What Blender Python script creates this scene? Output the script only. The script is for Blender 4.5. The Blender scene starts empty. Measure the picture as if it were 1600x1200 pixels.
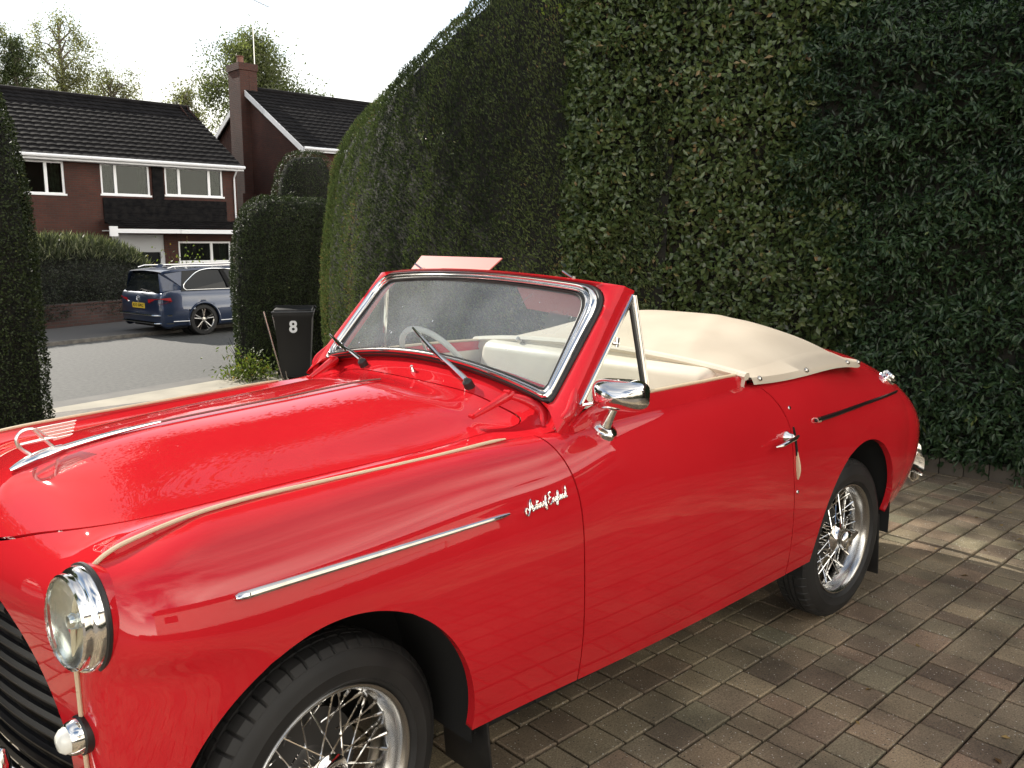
import bpy, bmesh, math, random
import numpy as np
from mathutils import Vector, Matrix, Euler
random.seed(7); RNG = np.random.default_rng(11)
scene = bpy.context.scene
rad = math.radians

# ------------------------------------------------------------------ camera, sky, sun, exposure
cam_d = bpy.data.cameras.new("camera"); cam = bpy.data.objects.new("camera", cam_d)
scene.collection.objects.link(cam); scene.camera = cam
CAM = np.array([-0.8532, -2.1612, 1.5083]); YAW, PITCH, ROLL, FPX = 0.82104, 0.16921, 0.00533, 1320.3
_d = np.array([math.cos(YAW)*math.cos(PITCH), math.sin(YAW)*math.cos(PITCH), -math.sin(PITCH)])
_r = np.array([math.sin(YAW), -math.cos(YAW), 0.0]); _u = np.cross(_r, _d)
_r2 = _r*math.cos(ROLL)+_u*math.sin(ROLL); _u2 = -_r*math.sin(ROLL)+_u*math.cos(ROLL)
cam.matrix_world = Matrix(((_r2[0], _u2[0], -_d[0], CAM[0]), (_r2[1], _u2[1], -_d[1], CAM[1]),
                           (_r2[2], _u2[2], -_d[2], CAM[2]), (0, 0, 0, 1)))
cam_d.sensor_fit = 'HORIZONTAL'; cam_d.sensor_width = 36.0; cam_d.lens = 36.0*FPX/1600.0
cam_d.clip_start = 0.05; cam_d.clip_end = 3000

SUN_AZ, SUN_EL = 96.0, 33.0          # degrees: azimuth from +x towards +y
world = bpy.data.worlds.new("World"); scene.world = world; world.use_nodes = True
nt = world.node_tree; nt.nodes.clear()
def N(t, typ, **kw):
    n = t.nodes.new(typ)
    for k, v in kw.items(): setattr(n, k, v)
    return n
wo = N(nt, 'ShaderNodeOutputWorld'); bg = N(nt, 'ShaderNodeBackground'); bg.inputs[1].default_value = 0.15
sky = N(nt, 'ShaderNodeTexSky', sky_type='NISHITA', sun_disc=False)
sky.sun_elevation = rad(SUN_EL); sky.sun_rotation = rad(90.0-SUN_AZ); sky.air_density = 1.0; sky.dust_density = 0.5
# broken bright cloud, thicker towards the horizon
tc = N(nt, 'ShaderNodeTexCoord'); sep = N(nt, 'ShaderNodeSeparateXYZ'); nt.links.new(tc.outputs['Generated'], sep.inputs[0])
dv = N(nt, 'ShaderNodeVectorMath', operation='DIVIDE'); cmb = N(nt, 'ShaderNodeCombineXYZ')
az_ = N(nt, 'ShaderNodeMath', operation='ADD'); az_.inputs[1].default_value = 0.18; nt.links.new(sep.outputs[2], az_.inputs[0])
mx0 = N(nt, 'ShaderNodeMath', operation='MAXIMUM'); mx0.inputs[1].default_value = 0.05; nt.links.new(az_.outputs[0], mx0.inputs[0])
for i in range(3): nt.links.new(mx0.outputs[0], cmb.inputs[i])
nt.links.new(tc.outputs['Generated'], dv.inputs[0]); nt.links.new(cmb.outputs[0], dv.inputs[1])
nz = N(nt, 'ShaderNodeTexNoise'); nz.inputs['Scale'].default_value = 1.1; nz.inputs['Detail'].default_value = 6; nz.inputs['Roughness'].default_value = 0.55
nz.inputs['Distortion'].default_value = 0.4
nt.links.new(dv.outputs[0], nz.inputs['Vector'])
cr = N(nt, 'ShaderNodeMapRange'); cr.inputs[1].default_value = 0.40; cr.inputs[2].default_value = 0.74; nt.links.new(nz.outputs[0], cr.inputs[0])
hz = N(nt, 'ShaderNodeMapRange'); hz.inputs[1].default_value = 0.32; hz.inputs[2].default_value = 0.10; hz.inputs[3].default_value = 0.0; hz.inputs[4].default_value = 0.9
nt.links.new(sep.outputs[2], hz.inputs[0])
mxc = N(nt, 'ShaderNodeMath', operation='MAXIMUM'); nt.links.new(cr.outputs[0], mxc.inputs[0]); nt.links.new(hz.outputs[0], mxc.inputs[1])
mix = N(nt, 'ShaderNodeMix', data_type='RGBA'); sks = N(nt, 'ShaderNodeVectorMath', operation='SCALE'); sks.inputs['Scale'].default_value = 0.62; nt.links.new(sky.outputs[0], sks.inputs[0])
nt.links.new(mxc.outputs[0], mix.inputs[0]); nt.links.new(sks.outputs[0], mix.inputs[6])
# cloud brightness: raised opposite the sun as added fill on the car's shaded side
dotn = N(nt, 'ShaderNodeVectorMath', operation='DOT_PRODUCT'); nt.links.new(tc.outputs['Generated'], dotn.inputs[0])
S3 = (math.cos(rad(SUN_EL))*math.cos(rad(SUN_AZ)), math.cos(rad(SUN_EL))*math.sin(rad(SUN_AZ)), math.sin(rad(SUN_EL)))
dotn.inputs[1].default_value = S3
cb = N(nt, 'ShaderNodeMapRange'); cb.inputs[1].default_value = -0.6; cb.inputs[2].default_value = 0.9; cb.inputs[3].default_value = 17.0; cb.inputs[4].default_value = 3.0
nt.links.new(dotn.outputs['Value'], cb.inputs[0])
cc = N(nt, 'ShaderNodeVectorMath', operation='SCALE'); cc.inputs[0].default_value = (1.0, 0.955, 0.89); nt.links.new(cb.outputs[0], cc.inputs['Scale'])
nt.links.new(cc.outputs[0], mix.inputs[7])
# sun-side high sky dimmed for deeper bonnet reflections; far-side cloud brightened as fill
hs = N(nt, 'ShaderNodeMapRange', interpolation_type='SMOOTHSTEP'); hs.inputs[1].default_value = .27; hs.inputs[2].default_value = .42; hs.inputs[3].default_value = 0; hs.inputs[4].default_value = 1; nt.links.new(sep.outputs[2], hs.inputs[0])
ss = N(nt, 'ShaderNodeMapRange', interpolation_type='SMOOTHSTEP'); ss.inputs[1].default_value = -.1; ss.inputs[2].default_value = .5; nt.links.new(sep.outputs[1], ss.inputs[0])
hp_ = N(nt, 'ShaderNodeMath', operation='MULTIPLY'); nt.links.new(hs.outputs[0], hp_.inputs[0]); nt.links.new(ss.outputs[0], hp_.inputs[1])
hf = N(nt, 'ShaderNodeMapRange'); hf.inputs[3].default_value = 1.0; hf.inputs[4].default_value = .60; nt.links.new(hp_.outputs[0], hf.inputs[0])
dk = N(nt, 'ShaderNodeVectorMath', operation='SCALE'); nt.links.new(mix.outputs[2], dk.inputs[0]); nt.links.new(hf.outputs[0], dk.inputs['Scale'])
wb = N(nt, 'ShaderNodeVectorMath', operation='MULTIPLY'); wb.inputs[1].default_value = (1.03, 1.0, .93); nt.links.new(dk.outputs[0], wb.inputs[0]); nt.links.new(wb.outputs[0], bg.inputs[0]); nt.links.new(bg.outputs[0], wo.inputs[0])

sun_d = bpy.data.lights.new("sun", 'SUN'); sun = bpy.data.objects.new("sun", sun_d); scene.collection.objects.link(sun)
sun_d.energy = 3.0; sun_d.angle = rad(0.5); sun_d.color = (1.0, 0.94, 0.84)
sun.rotation_euler = Vector(S3).to_track_quat('Z', 'Y').to_euler()
vs = scene.view_settings; vs.view_transform = 'Standard'; vs.look = 'None'; vs.gamma = 1; vs.exposure = 1.32
scene.cycles.max_bounces = 8; scene.cycles.transparent_max_bounces = 16
scene.cycles.use_denoising = True; scene.cycles.sample_clamp_indirect = 6

# ------------------------------------------------------------------ helpers
COL = scene.collection
def tag(o, label=None, cat=None, group=None, kind=None):
    if label: o['label'] = label
    if cat: o['category'] = cat
    if group: o['group'] = group
    if kind: o['kind'] = kind
    return o
def empty(name, loc=(0, 0, 0), rz=0.0, label=None, cat=None, group=None):
    o = bpy.data.objects.new(name, None); COL.objects.link(o); o.location = loc; o.rotation_euler = (0, 0, rz)
    o.empty_display_size = 0.2
    return tag(o, label, cat, group)
def link(name, me, mat=None, parent=None):
    o = bpy.data.objects.new(name, me); COL.objects.link(o)
    if mat is not None and not me.materials: me.materials.append(mat)
    if parent is not None: o.parent = parent
    return o
def mesh(verts, faces, smooth=True, sharp=None):
    me = bpy.data.meshes.new("m"); me.from_pydata([tuple(map(float, v)) for v in verts], [], [tuple(map(int, f)) for f in faces])
    if smooth:
        me.polygons.foreach_set('use_smooth', [True]*len(me.polygons))
        if sharp: me.set_sharp_from_angle(angle=rad(sharp))
    me.update(); return me
class MB:                                   # mesh builder
    def __init__(s): s.v = []; s.f = []; s.mi = []; s.cm = 0
    def add(s, v, f):
        o = len(s.v); s.v.extend([tuple(map(float, p)) for p in v]); s.f.extend([tuple(int(i)+o for i in q) for q in f]); s.mi.extend([s.cm]*len(f))
        return s
    def xf(s, M, v): return [tuple(M @ Vector(p)) for p in v]
    def box(s, x0, x1, y0, y1, z0, z1, M=None, bev=0.0):
        if bev > 0:
            bm = bmesh.new(); bmesh.ops.create_cube(bm, size=1)
            for q in bm.verts: q.co = Vector(((x0+x1)/2+q.co.x*(x1-x0), (y0+y1)/2+q.co.y*(y1-y0), (z0+z1)/2+q.co.z*(z1-z0)))
            bmesh.ops.bevel(bm, geom=list(bm.edges), offset=bev, segments=2, affect='EDGES', profile=0.5)
            bm.verts.index_update(); v = [tuple(q.co) for q in bm.verts]; f = [[w.index for w in p.verts] for p in bm.faces]; bm.free()
        else:
            v = [(x, y, z) for x in (x0, x1) for y in (y0, y1) for z in (z0, z1)]
            f = [(0, 1, 3, 2), (4, 6, 7, 5), (0, 4, 5, 1), (2, 3, 7, 6), (0, 2, 6, 4), (1, 5, 7, 3)]
        if M is not None: v = s.xf(M, v)
        return s.add(v, f)
    def tube(s, path, r, n=8, caps=True, closed=False, flat=1.0):
        P = np.array(path, float); m = len(P); rr = np.full(m, r) if np.isscalar(r) else np.array(r)
        T = np.gradient(P, axis=0) if not closed else np.roll(P, -1, 0)-np.roll(P, 1, 0)
        T /= np.linalg.norm(T, axis=1)[:, None]+1e-12
        up = np.array([0, 0, 1.0]) if abs(T[0][2]) < 0.9 else np.array([1.0, 0, 0])
        a = np.cross(T[0], up); a /= np.linalg.norm(a); v = []
        for i in range(m):
            a = a-T[i]*(a@T[i]); a /= np.linalg.norm(a)+1e-12; b = np.cross(T[i], a)
            for k in range(n):
                t = 2*math.pi*k/n; v.append(P[i]+rr[i]*(a*math.cos(t)+b*math.sin(t)*flat))
        f = []
        for i in range(m if closed else m-1):
            j = (i+1) % m
            for k in range(n):
                f.append((i*n+k, i*n+(k+1) % n, j*n+(k+1) % n, j*n+k))
        if caps and not closed:
            f.append(tuple(range(n-1, -1, -1))); f.append(tuple((m-1)*n+k for k in range(n)))
        return s.add(v, f)
    def lathe(s, prof, n=32, M=None, cap=False):     # profile [(r, h)] about the z axis
        v = []; m = len(prof)
        for r, h in prof:
            for k in range(n):
                t = 2*math.pi*k/n; v.append((r*math.cos(t), r*math.sin(t), h))
        f = [(i*n+k, i*n+(k+1) % n, (i+1)*n+(k+1) % n, (i+1)*n+k) for i in range(m-1) for k in range(n)]
        if cap: f.append(tuple(range(n-1, -1, -1))); f.append(tuple((m-1)*n+k for k in range(n)))
        if M is not None: v = s.xf(M, v)
        return s.add(v, f)
    def grid(s, P):                                   # P (n,m,3)
        n, m = P.shape[:2]; v = P.reshape(-1, 3)
        f = [(i*m+j, i*m+j+1, (i+1)*m+j+1, (i+1)*m+j) for i in range(n-1) for j in range(m-1)]
        return s.add(v, f)
    def prism(s, poly, z0, z1, M=None):
        n = len(poly); v = [(x, y, z0) for x, y in poly]+[(x, y, z1) for x, y in poly]
        f = [tuple(range(n-1, -1, -1)), tuple(range(n, 2*n))]+[(i, (i+1) % n, n+(i+1) % n, n+i) for i in range(n)]
        if M is not None: v = s.xf(M, v)
        return s.add(v, f)
    def build(s, name, mat, parent=None, smooth=True, sharp=35, fix=True):
        me = mesh(s.v, s.f, smooth, sharp)
        for m in (mat if isinstance(mat, (list, tuple)) else [mat]): me.materials.append(m)
        if s.cm: me.polygons.foreach_set('material_index', s.mi)
        if fix:
            bm = bmesh.new(); bm.from_mesh(me); bmesh.ops.recalc_face_normals(bm, faces=bm.faces); bm.to_mesh(me); bm.free()
        return link(name, me, None, parent)
def frame(o, z, x=None):                              # matrix: origin o, local z axis along z
    z = Vector(z).normalized(); x = Vector(x) if x is not None else (Vector((0, 0, 1)) if abs(z.z) < 0.9 else Vector((1, 0, 0)))
    y = z.cross(x).normalized(); x = y.cross(z).normalized()
    return Matrix(((x.x, y.x, z.x, o[0]), (x.y, y.y, z.y, o[1]), (x.z, y.z, z.z, o[2]), (0, 0, 0, 1)))

def spl_w(xk, t):                                     # weights of a natural cubic spline: (len(t), len(xk))
    xk = np.asarray(xk, float); t = np.clip(np.asarray(t, float), xk[0], xk[-1]); n = len(xk); h = np.diff(xk)
    A = np.zeros((n, n)); B = np.zeros((n, n)); A[0, 0] = A[-1, -1] = 1
    for i in range(1, n-1):
        A[i, i-1] = h[i-1]; A[i, i] = 2*(h[i-1]+h[i]); A[i, i+1] = h[i]
        B[i, i-1] = 6/h[i-1]; B[i, i+1] = 6/h[i]; B[i, i] = -6/h[i-1]-6/h[i]
    M = np.linalg.solve(A, B); k = np.clip(np.searchsorted(xk, t, side='right')-1, 0, n-2)
    hh = h[k]; a = (xk[k+1]-t)/hh; b = (t-xk[k])/hh; I = np.eye(n)
    return a[:, None]*I[k]+b[:, None]*I[k+1]+(((a**3-a)*hh*hh/6)[:, None]*M[k]+((b**3-b)*hh*hh/6)[:, None]*M[k+1])
def CS(pts):
    xs = [p[0] for p in pts]; ys = np.array([p[1] for p in pts], float)
    def f(t):
        t = np.asarray(t, float); return (spl_w(xs, t.ravel())@ys).reshape(t.shape)
    return f
def pl_dist(P, line):                                 # signed distance to an open polyline (positive on its left)
    P = np.asarray(P, float); best = np.full(len(P), 1e9); sg = np.ones(len(P)); L = np.array(line, float)
    for i in range(len(L)-1):
        a = L[i]; b = L[i+1]; d = b-a; ll = d@d; t = ((P-a)@d)/ll
        lo = 0 if i > 0 else -1e3; hi = 1 if i < len(L)-2 else 1e3
        t = np.clip(t, lo, hi); q = a+t[:, None]*d; r = P-q; ds = np.hypot(r[:, 0], r[:, 1])
        s = np.sign(d[0]*(P[:, 1]-a[1])-d[1]*(P[:, 0]-a[0])); m = ds < best-1e-9
        best[m] = ds[m]; sg[m] = s[m]
    return best*sg
def smooth_line(pts, n=60):
    P = np.array(pts, float); t = np.r_[0, np.cumsum(np.linalg.norm(np.diff(P, axis=0), axis=1))]; t /= t[-1]
    return spl_w(t, np.linspace(0, 1, n))@P
# ------------------------------------------------------------------ the car's body surfaces
# car frame = world frame: nose towards -x, near (left) side at -y, front axle x=0, rear axle x=2.35
X0 = -0.08
fB = CS([(-0.6, .757), (-.3, .760), (0, .765), (.35, .768), (.8, .772), (1.3, .775), (1.9, .776), (2.4, .772), (2.65, .763), (2.85, .738), (3.0, .69)])
def Bw(x):
    b = fB(np.minimum(x, 3.0)); t = np.clip((x-2.75)/(3.31-2.75), 0, 1)
    return np.where(x > 2.75, fB(np.full_like(x, 2.75))*(1-t**2.35)**0.5, b)
fzs = CS([(-.6, .30), (-.36, .31), (.35, .342), (.8, .335), (1.3, .33), (1.8, .338), (2.2, .345), (2.65, .375), (2.85, .415), (3.05, .45), (3.3, .48)])
fzm = CS([(-.6, .70), (2.3, .70), (2.8, .68), (3.3, .60)])
fyc = CS([(-.45, .587), (-.33, .578), (-.24, .564), (-.1, .562), (.05, .57), (.25, .585), (.45, .600), (.66, .616), (.80, .655), (1.0, .683), (1.3, .686), (1.6, .665), (1.8, .63), (2.0, .60)])
def yc(x):
    t = np.clip((x-1.95)/(2.62-1.95), 0, 1); s = t*t*(3-2*t)
    return fyc(np.minimum(x, 2.0))*(1-s)
fzc = CS([(-.45, .905), (-.41, .925), (-.33, .955), (-.2, .970), (.05, .982), (.45, .998), (.7, 1.003), (.85, 1.014), (1.05, 1.024), (1.35, 1.030), (1.6, 1.038), (1.8, 1.047), (2.1, 1.058), (2.4, 1.072), (2.6, 1.068), (2.8, 1.025), (2.95, .950), (3.1, .845), (3.2, .74), (3.3, .62)])
fp = CS([(-.6, 2.1), (.7, 2.2), (1.2, 2.4), (1.8, 2.3), (2.6, 3.5), (2.9, 2.9), (3.3, 2.5)])
fxf = CS([(.25, -.443), (.45, -.45), (.6, -.455), (.73, -.457), (.86, -.450), (.925, -.412), (.96, -.33)])
def section(x, v):                                   # -> y (positive outwards), z
    B = Bw(x); ycc = np.minimum(yc(x), B*0.86); zs = fzs(x); zm = np.minimum(fzm(x), fzc(x)-.02); zc = fzc(x); p = fp(x)
    lo = v < .5
    s = np.clip(1-2*v, 0, 1); z1 = zm-(zm-zs)*s
    tk = np.where(x > 2.5, .035+.05*np.clip((x-2.5)/.8, 0, 1), .036); y1 = B-tk*s**2.3*np.minimum(1, B/.3)
    th = np.clip(2*v-1, 0, 1)*math.pi/2; c = np.clip(np.cos(th), 0, 1); sn = np.sin(th)
    y2 = ycc+(B-ycc)*c**(2/p); z2 = zm+(zc-zm)*sn**(2/2.5)
    return np.where(lo, y1, y2), np.where(lo, z1, z2)
def SIDE(a, v, sign=-1.0):                           # a in [-1,0]: wraps to the wing front; a>0: x = X0+a
    a = np.asarray(a, float); v = np.asarray(v, float); t = np.clip(-a, 0, 1); xa = np.maximum(a, 0)+X0
    y0, z0 = section(xa, v)
    xx = X0+(-.41-X0)*t; yy, zz = section(xx, v); zz = np.where(v >= 1, zz, zz)
    xe = fxf(np.clip(zz, .25, .96)); x = X0+(xe-X0)*t
    g = np.sqrt(np.clip(1-t**(2.6+3.2*np.exp(-((zz-.86)/.10)**4)), 0, 1)); yb = yc(x)
    yw = yb+(yy-yb)*g
    fr = a < 0
    X = np.where(fr, x, xa); Y = np.where(fr, yw, y0); Z = np.where(fr, zz, z0)
    return np.stack([X, Y*sign, Z], -1)
_cols = np.array([-1, -.475, -.36, -.2, 0, .2, .36, .475, 1])
_rows = [([.82]*5, [1.085, 1.105, 1.120, 1.133, 1.139]),
 ([.745]*5, [1.018, 1.042, 1.073, 1.095, 1.103]),
 ([.69]*5, [1.003, 1.014, 1.048, 1.073, 1.080]),
 ([.58]*5, [1.002, 1.000, 1.038, 1.067, 1.076]),
 ([.45]*5, [.998, .988, 1.028, 1.060, 1.071]),
 ([.05]*5, [.982, .966, .997, 1.034, 1.046]),
 ([-.2]*5, [.970, .953, .975, 1.008, 1.023]),
 ([-.33, -.335, -.345, -.355, -.365], [.955, .940, .952, .976, .990]),
 ([-.412, -.424, -.440, -.457, -.475], [.925, .903, .900, .915, .930]),
 ([-.450, -.465, -.484, -.507, -.530], [.86, .84, .835, .84, .842]),
 ([-.457, -.476, -.495, -.522, -.548], [.73]*5),
 ([-.455, -.474, -.492, -.517, -.543], [.60]*5),
 ([-.45, -.468, -.485, -.508, -.530], [.45]*5),
 ([-.443, -.46, -.475, -.495, -.515], [.25]*5)]
_G = np.zeros((14, 9, 3))
for i, (xs, zs) in enumerate(_rows):
    X = list(xs)+list(xs[-2::-1]); Z = list(zs)+list(zs[-2::-1])
    for k in range(9):
        y = _cols[k]
        if abs(y) == 1: y = math.copysign(float(yc(np.array(xs[0]))) if xs[0] > -.44 else .588, y)
        _G[i, k] = (X[k], y, Z[k])
_ru = np.r_[0, np.cumsum(np.linalg.norm(np.diff(_G[:, 2], axis=0), axis=1))]; _ru /= _ru[-1]
_cv = np.array([-.59, -.475, -.36, -.2, 0, .2, .36, .475, .59])/.59
def NOSE(u, v):                                      # u 0 (scuttle) .. 1 (bottom of the front), v -1 (near bead) .. 1
    u = np.asarray(u, float).ravel(); v = np.asarray(v, float).ravel()
    return np.einsum('ni,nj,ijk->nk', spl_w(_ru, u), spl_w(_cv, v), _G)
ARCH_F = (-.005, .36, .357, .395); ARCH_R = (2.318, .36, .34, .393)
def ell(P, e):                                        # signed distance-like, positive outside the arch (open downwards)
    x = (P[:, 0]-e[0])/e[2]; z = np.maximum(P[:, 2]-e[1], 0)/e[3]
    return (np.hypot(x, z)-1)*min(e[2], e[3])
DOOR_F = smooth_line([(.700, 1.08), (.668, 1.045), (.664, 1.005), (.676, .955), (.695, .82), (.703, .65), (.717, .45), (.724, .25)])
DOOR_R = smooth_line([(1.585, 1.10), (1.612, 1.055), (1.655, 1.01), (1.70, .955), (1.728, .90), (1.74, .82), (1.758, .70), (1.785, .50), (1.815, .25)])
# bonnet outline in plan, near half from the scuttle centre round to the nose
BON_SIDE = [(.690, 0), (.692, -.10), (.700, -.215), (.712, -.33), (.722, -.42), (.725, -.48), (.715, -.515), (.66, -.512), (.52, -.500), (.367, -.488), (.035, -.470), (-.186, -.465), (-.325, -.437), (-.385, -.385), (-.436, -.302), (-.484, -.195), (-.505, -.10), (-.513, 0)]
def panel(name, fn, us, vs_, gs, mat, parent, thick=.014, flip=False):
    us = np.asarray(us, float); vs_ = np.asarray(vs_, float); n, m = len(us), len(vs_)
    U, V = np.meshgrid(us, vs_, indexing='ij'); P = fn(U.ravel(), V.ravel())
    G = [g(P).reshape(n, m) for g in gs]
    inside = np.ones((n-1, m-1), bool); outside = np.zeros((n-1, m-1), bool)
    for g in G:
        c = np.stack([g[:-1, :-1], g[1:, :-1], g[1:, 1:], g[:-1, 1:]]); inside &= (c >= 0).all(0); outside |= (c < 0).all(0)
    keys = {}; uv = []; faces = []
    def vid(u, v):
        k = (round(u*1e6), round(v*1e6))
        if k not in keys: keys[k] = len(uv); uv.append((u, v))
        return keys[k]
    for i in range(n-1):
        for j in range(m-1):
            if outside[i, j]: continue
            q = [(i, j), (i+1, j), (i+1, j+1), (i, j+1)]
            if inside[i, j]: faces.append([vid(us[a], vs_[b]) for a, b in q]); continue
            poly = [(us[a], vs_[b])+tuple(g[a, b] for g in G) for a, b in q]
            for gi in range(len(G)):
                out = []; L = len(poly)
                for k in range(L):
                    A = poly[k]; B = poly[(k+1) % L]; ga, gb = A[2+gi], B[2+gi]
                    if ga >= 0: out.append(A)
                    if (ga >= 0) != (gb >= 0):
                        t = ga/(ga-gb); out.append(tuple(A[w]+(B[w]-A[w])*t for w in range(len(A))))
                poly = out
                if len(poly) < 3: break
            if len(poly) >= 3:
                ids = [vid(p[0], p[1]) for p in poly]; ids = [x for k, x in enumerate(ids) if x != ids[k-1]]
                if len(ids) >= 3: faces.append(ids)
    UV = np.array(uv); P = fn(UV[:, 0], UV[:, 1]); e = 1e-4
    du = fn(UV[:, 0]+e, UV[:, 1])-fn(UV[:, 0]-e, UV[:, 1]); dv_ = fn(UV[:, 0], UV[:, 1]+e)-fn(UV[:, 0], UV[:, 1]-e)
    Nn = np.cross(du, dv_); ln = np.linalg.norm(Nn, axis=1)
    if flip: Nn = -Nn; faces = [f[::-1] for f in faces]
    # vertex normals from faces (robust at the folds)
    VN = np.zeros_like(P)
    for f in faces:
        a = np.cross(P[f[1]]-P[f[0]], P[f[2]]-P[f[0]])
        for k in f: VN[k] += a
    VN /= np.linalg.norm(VN, axis=1)[:, None]+1e-12
    cnt = {}
    for f in faces:
        for k in range(len(f)):
            a, b = f[k], f[(k+1) % len(f)]; kk = (min(a, b), max(a, b))
            cnt[kk] = None if kk in cnt else (a, b)
    verts = list(P); ro = {}; ri = {}
    def rv(i):
        if i not in ro: ro[i] = len(verts); verts.append(P[i]); ri[i] = len(verts); verts.append(P[i]-VN[i]*thick)
        return ro[i], ri[i]
    for kk, ab in cnt.items():
        if ab is None: continue
        a, b = ab; a0, a1 = rv(a); b0, b1 = rv(b); faces.append([b0, a0, a1, b1])
    me = mesh(verts, faces, True); me.materials.append(mat)
    return link(name, me, None, parent)
# ------------------------------------------------------------------ materials
def mat(name, base, rough=.6, metal=0.0, **kw):
    m = bpy.data.materials.new(name); m.use_nodes = True; b = m.node_tree.nodes['Principled BSDF']
    b.inputs['Base Color'].default_value = (*base, 1); b.inputs['Roughness'].default_value = rough; b.inputs['Metallic'].default_value = metal
    for k, v in kw.items(): b.inputs[k.replace('_', ' ')].default_value = v
    return m
def bs(m): return m.node_tree.nodes['Principled BSDF']
def noise_col(m, c1, c2, scale=8, detail=6, lo=.35, hi=.65, coord='Object', bump=0.0, bscale=None, rough=None, dist=.01):
    t = m.node_tree; tcn = N(t, 'ShaderNodeTexCoord'); n = N(t, 'ShaderNodeTexNoise'); n.inputs['Scale'].default_value = scale; n.inputs['Detail'].default_value = detail
    t.links.new(tcn.outputs[coord], n.inputs['Vector']); r = N(t, 'ShaderNodeMapRange'); r.inputs[1].default_value = lo; r.inputs[2].default_value = hi
    t.links.new(n.outputs[0], r.inputs[0]); x = N(t, 'ShaderNodeMix', data_type='RGBA'); x.inputs[6].default_value = (*c1, 1); x.inputs[7].default_value = (*c2, 1)
    t.links.new(r.outputs[0], x.inputs[0]); t.links.new(x.outputs[2], bs(m).inputs['Base Color'])
    if bump:
        n2 = n
        if bscale:
            n2 = N(t, 'ShaderNodeTexNoise'); n2.inputs['Scale'].default_value = bscale; n2.inputs['Detail'].default_value = 4; t.links.new(tcn.outputs[coord], n2.inputs['Vector'])
        bp = N(t, 'ShaderNodeBump'); bp.inputs['Strength'].default_value = bump; bp.inputs['Distance'].default_value = dist
        t.links.new(n2.outputs[0], bp.inputs['Height']); t.links.new(bp.outputs[0], bs(m).inputs['Normal'])
    if rough:
        rr = N(t, 'ShaderNodeMapRange'); rr.inputs[3].default_value = rough[0]; rr.inputs[4].default_value = rough[1]
        t.links.new(n.outputs[0], rr.inputs[0]); t.links.new(rr.outputs[0], bs(m).inputs['Roughness'])
    return m
PAINT = mat('red_paint', (.58, .012, .018), .5, Specular_IOR_Level=0.0, Coat_Weight=1.0, Coat_Roughness=.025, Coat_IOR=1.5)
noise_col(PAINT, (.50, .013, .019), (.55, .015, .022), 3.0, 3)
def _paint_dust():
    t = PAINT.node_tree; tcn = N(t, 'ShaderNodeTexCoord'); n = N(t, 'ShaderNodeTexNoise'); n.inputs['Scale'].default_value = 2.2; n.inputs['Detail'].default_value = 8
    t.links.new(tcn.outputs['Object'], n.inputs['Vector']); r = N(t, 'ShaderNodeMapRange'); r.inputs[1].default_value = .35; r.inputs[2].default_value = .75; r.inputs[3].default_value = .006; r.inputs[4].default_value = .022
    t.links.new(n.outputs[0], r.inputs[0]); t.links.new(r.outputs[0], bs(PAINT).inputs['Coat Roughness'])
    n2 = N(t, 'ShaderNodeTexNoise'); n2.inputs['Scale'].default_value = 5.0; n2.inputs['Detail'].default_value = 1; t.links.new(tcn.outputs['Object'], n2.inputs['Vector'])
    bp = N(t, 'ShaderNodeBump'); bp.inputs['Strength'].default_value = .08; bp.inputs['Distance'].default_value = .0005
    t.links.new(n2.outputs[0], bp.inputs['Height']); t.links.new(bp.outputs[0], bs(PAINT).inputs['Coat Normal'])
_paint_dust()
CHROME = mat('chrome', (.88, .87, .85), .06, 1.0); noise_col(CHROME, (.90, .89, .87), (.80, .78, .75), 30, 5, .4, .8, rough=(.03, .13))
DCHROME = mat('dull_chrome', (.5, .48, .45), .22, 1.0)
RUBBER = mat('rubber', (.012, .012, .013), .45); noise_col(RUBBER, (.010, .010, .011), (.022, .021, .020), 12, 6, bump=.1, bscale=300, dist=.001)
TYRE = mat('tyre_rubber', (.02, .02, .02), .62); noise_col(TYRE, (.011, .011, .0115), (.024, .023, .022), 9, 7, .35, .75, bump=.25, bscale=220, rough=(.5, .75), dist=.001)
BLACK = mat('black_underside', (.006, .006, .006), .9)
BEAD = mat('cream_piping', (.62, .50, .34), .45)
CREAM = mat('cream_leather', (.76, .70, .57), .42); noise_col(CREAM, (.62, .56, .45), (.70, .64, .52), 5, 5, bump=.25, bscale=160, dist=.001)
CANVAS = mat('cream_vinyl_cover', (.74, .66, .54), .62); noise_col(CANVAS, (.52, .44, .34), (.60, .52, .41), 3.5, 8, .35, .68, bump=.3, bscale=260, dist=.0012)
LENS = mat('headlamp_glass', (.9, .92, .92), .05, 0, Transmission_Weight=1.0, IOR=1.5)
REFL = mat('reflector', (.85, .85, .82), .18, 1.0)
WHITEP = mat('white_lamp_lens', (.82, .82, .76), .2, 0, Coat_Weight=.6)
BROWNSTRIP = mat('brown_strip', (.20, .055, .045), .35)
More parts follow.
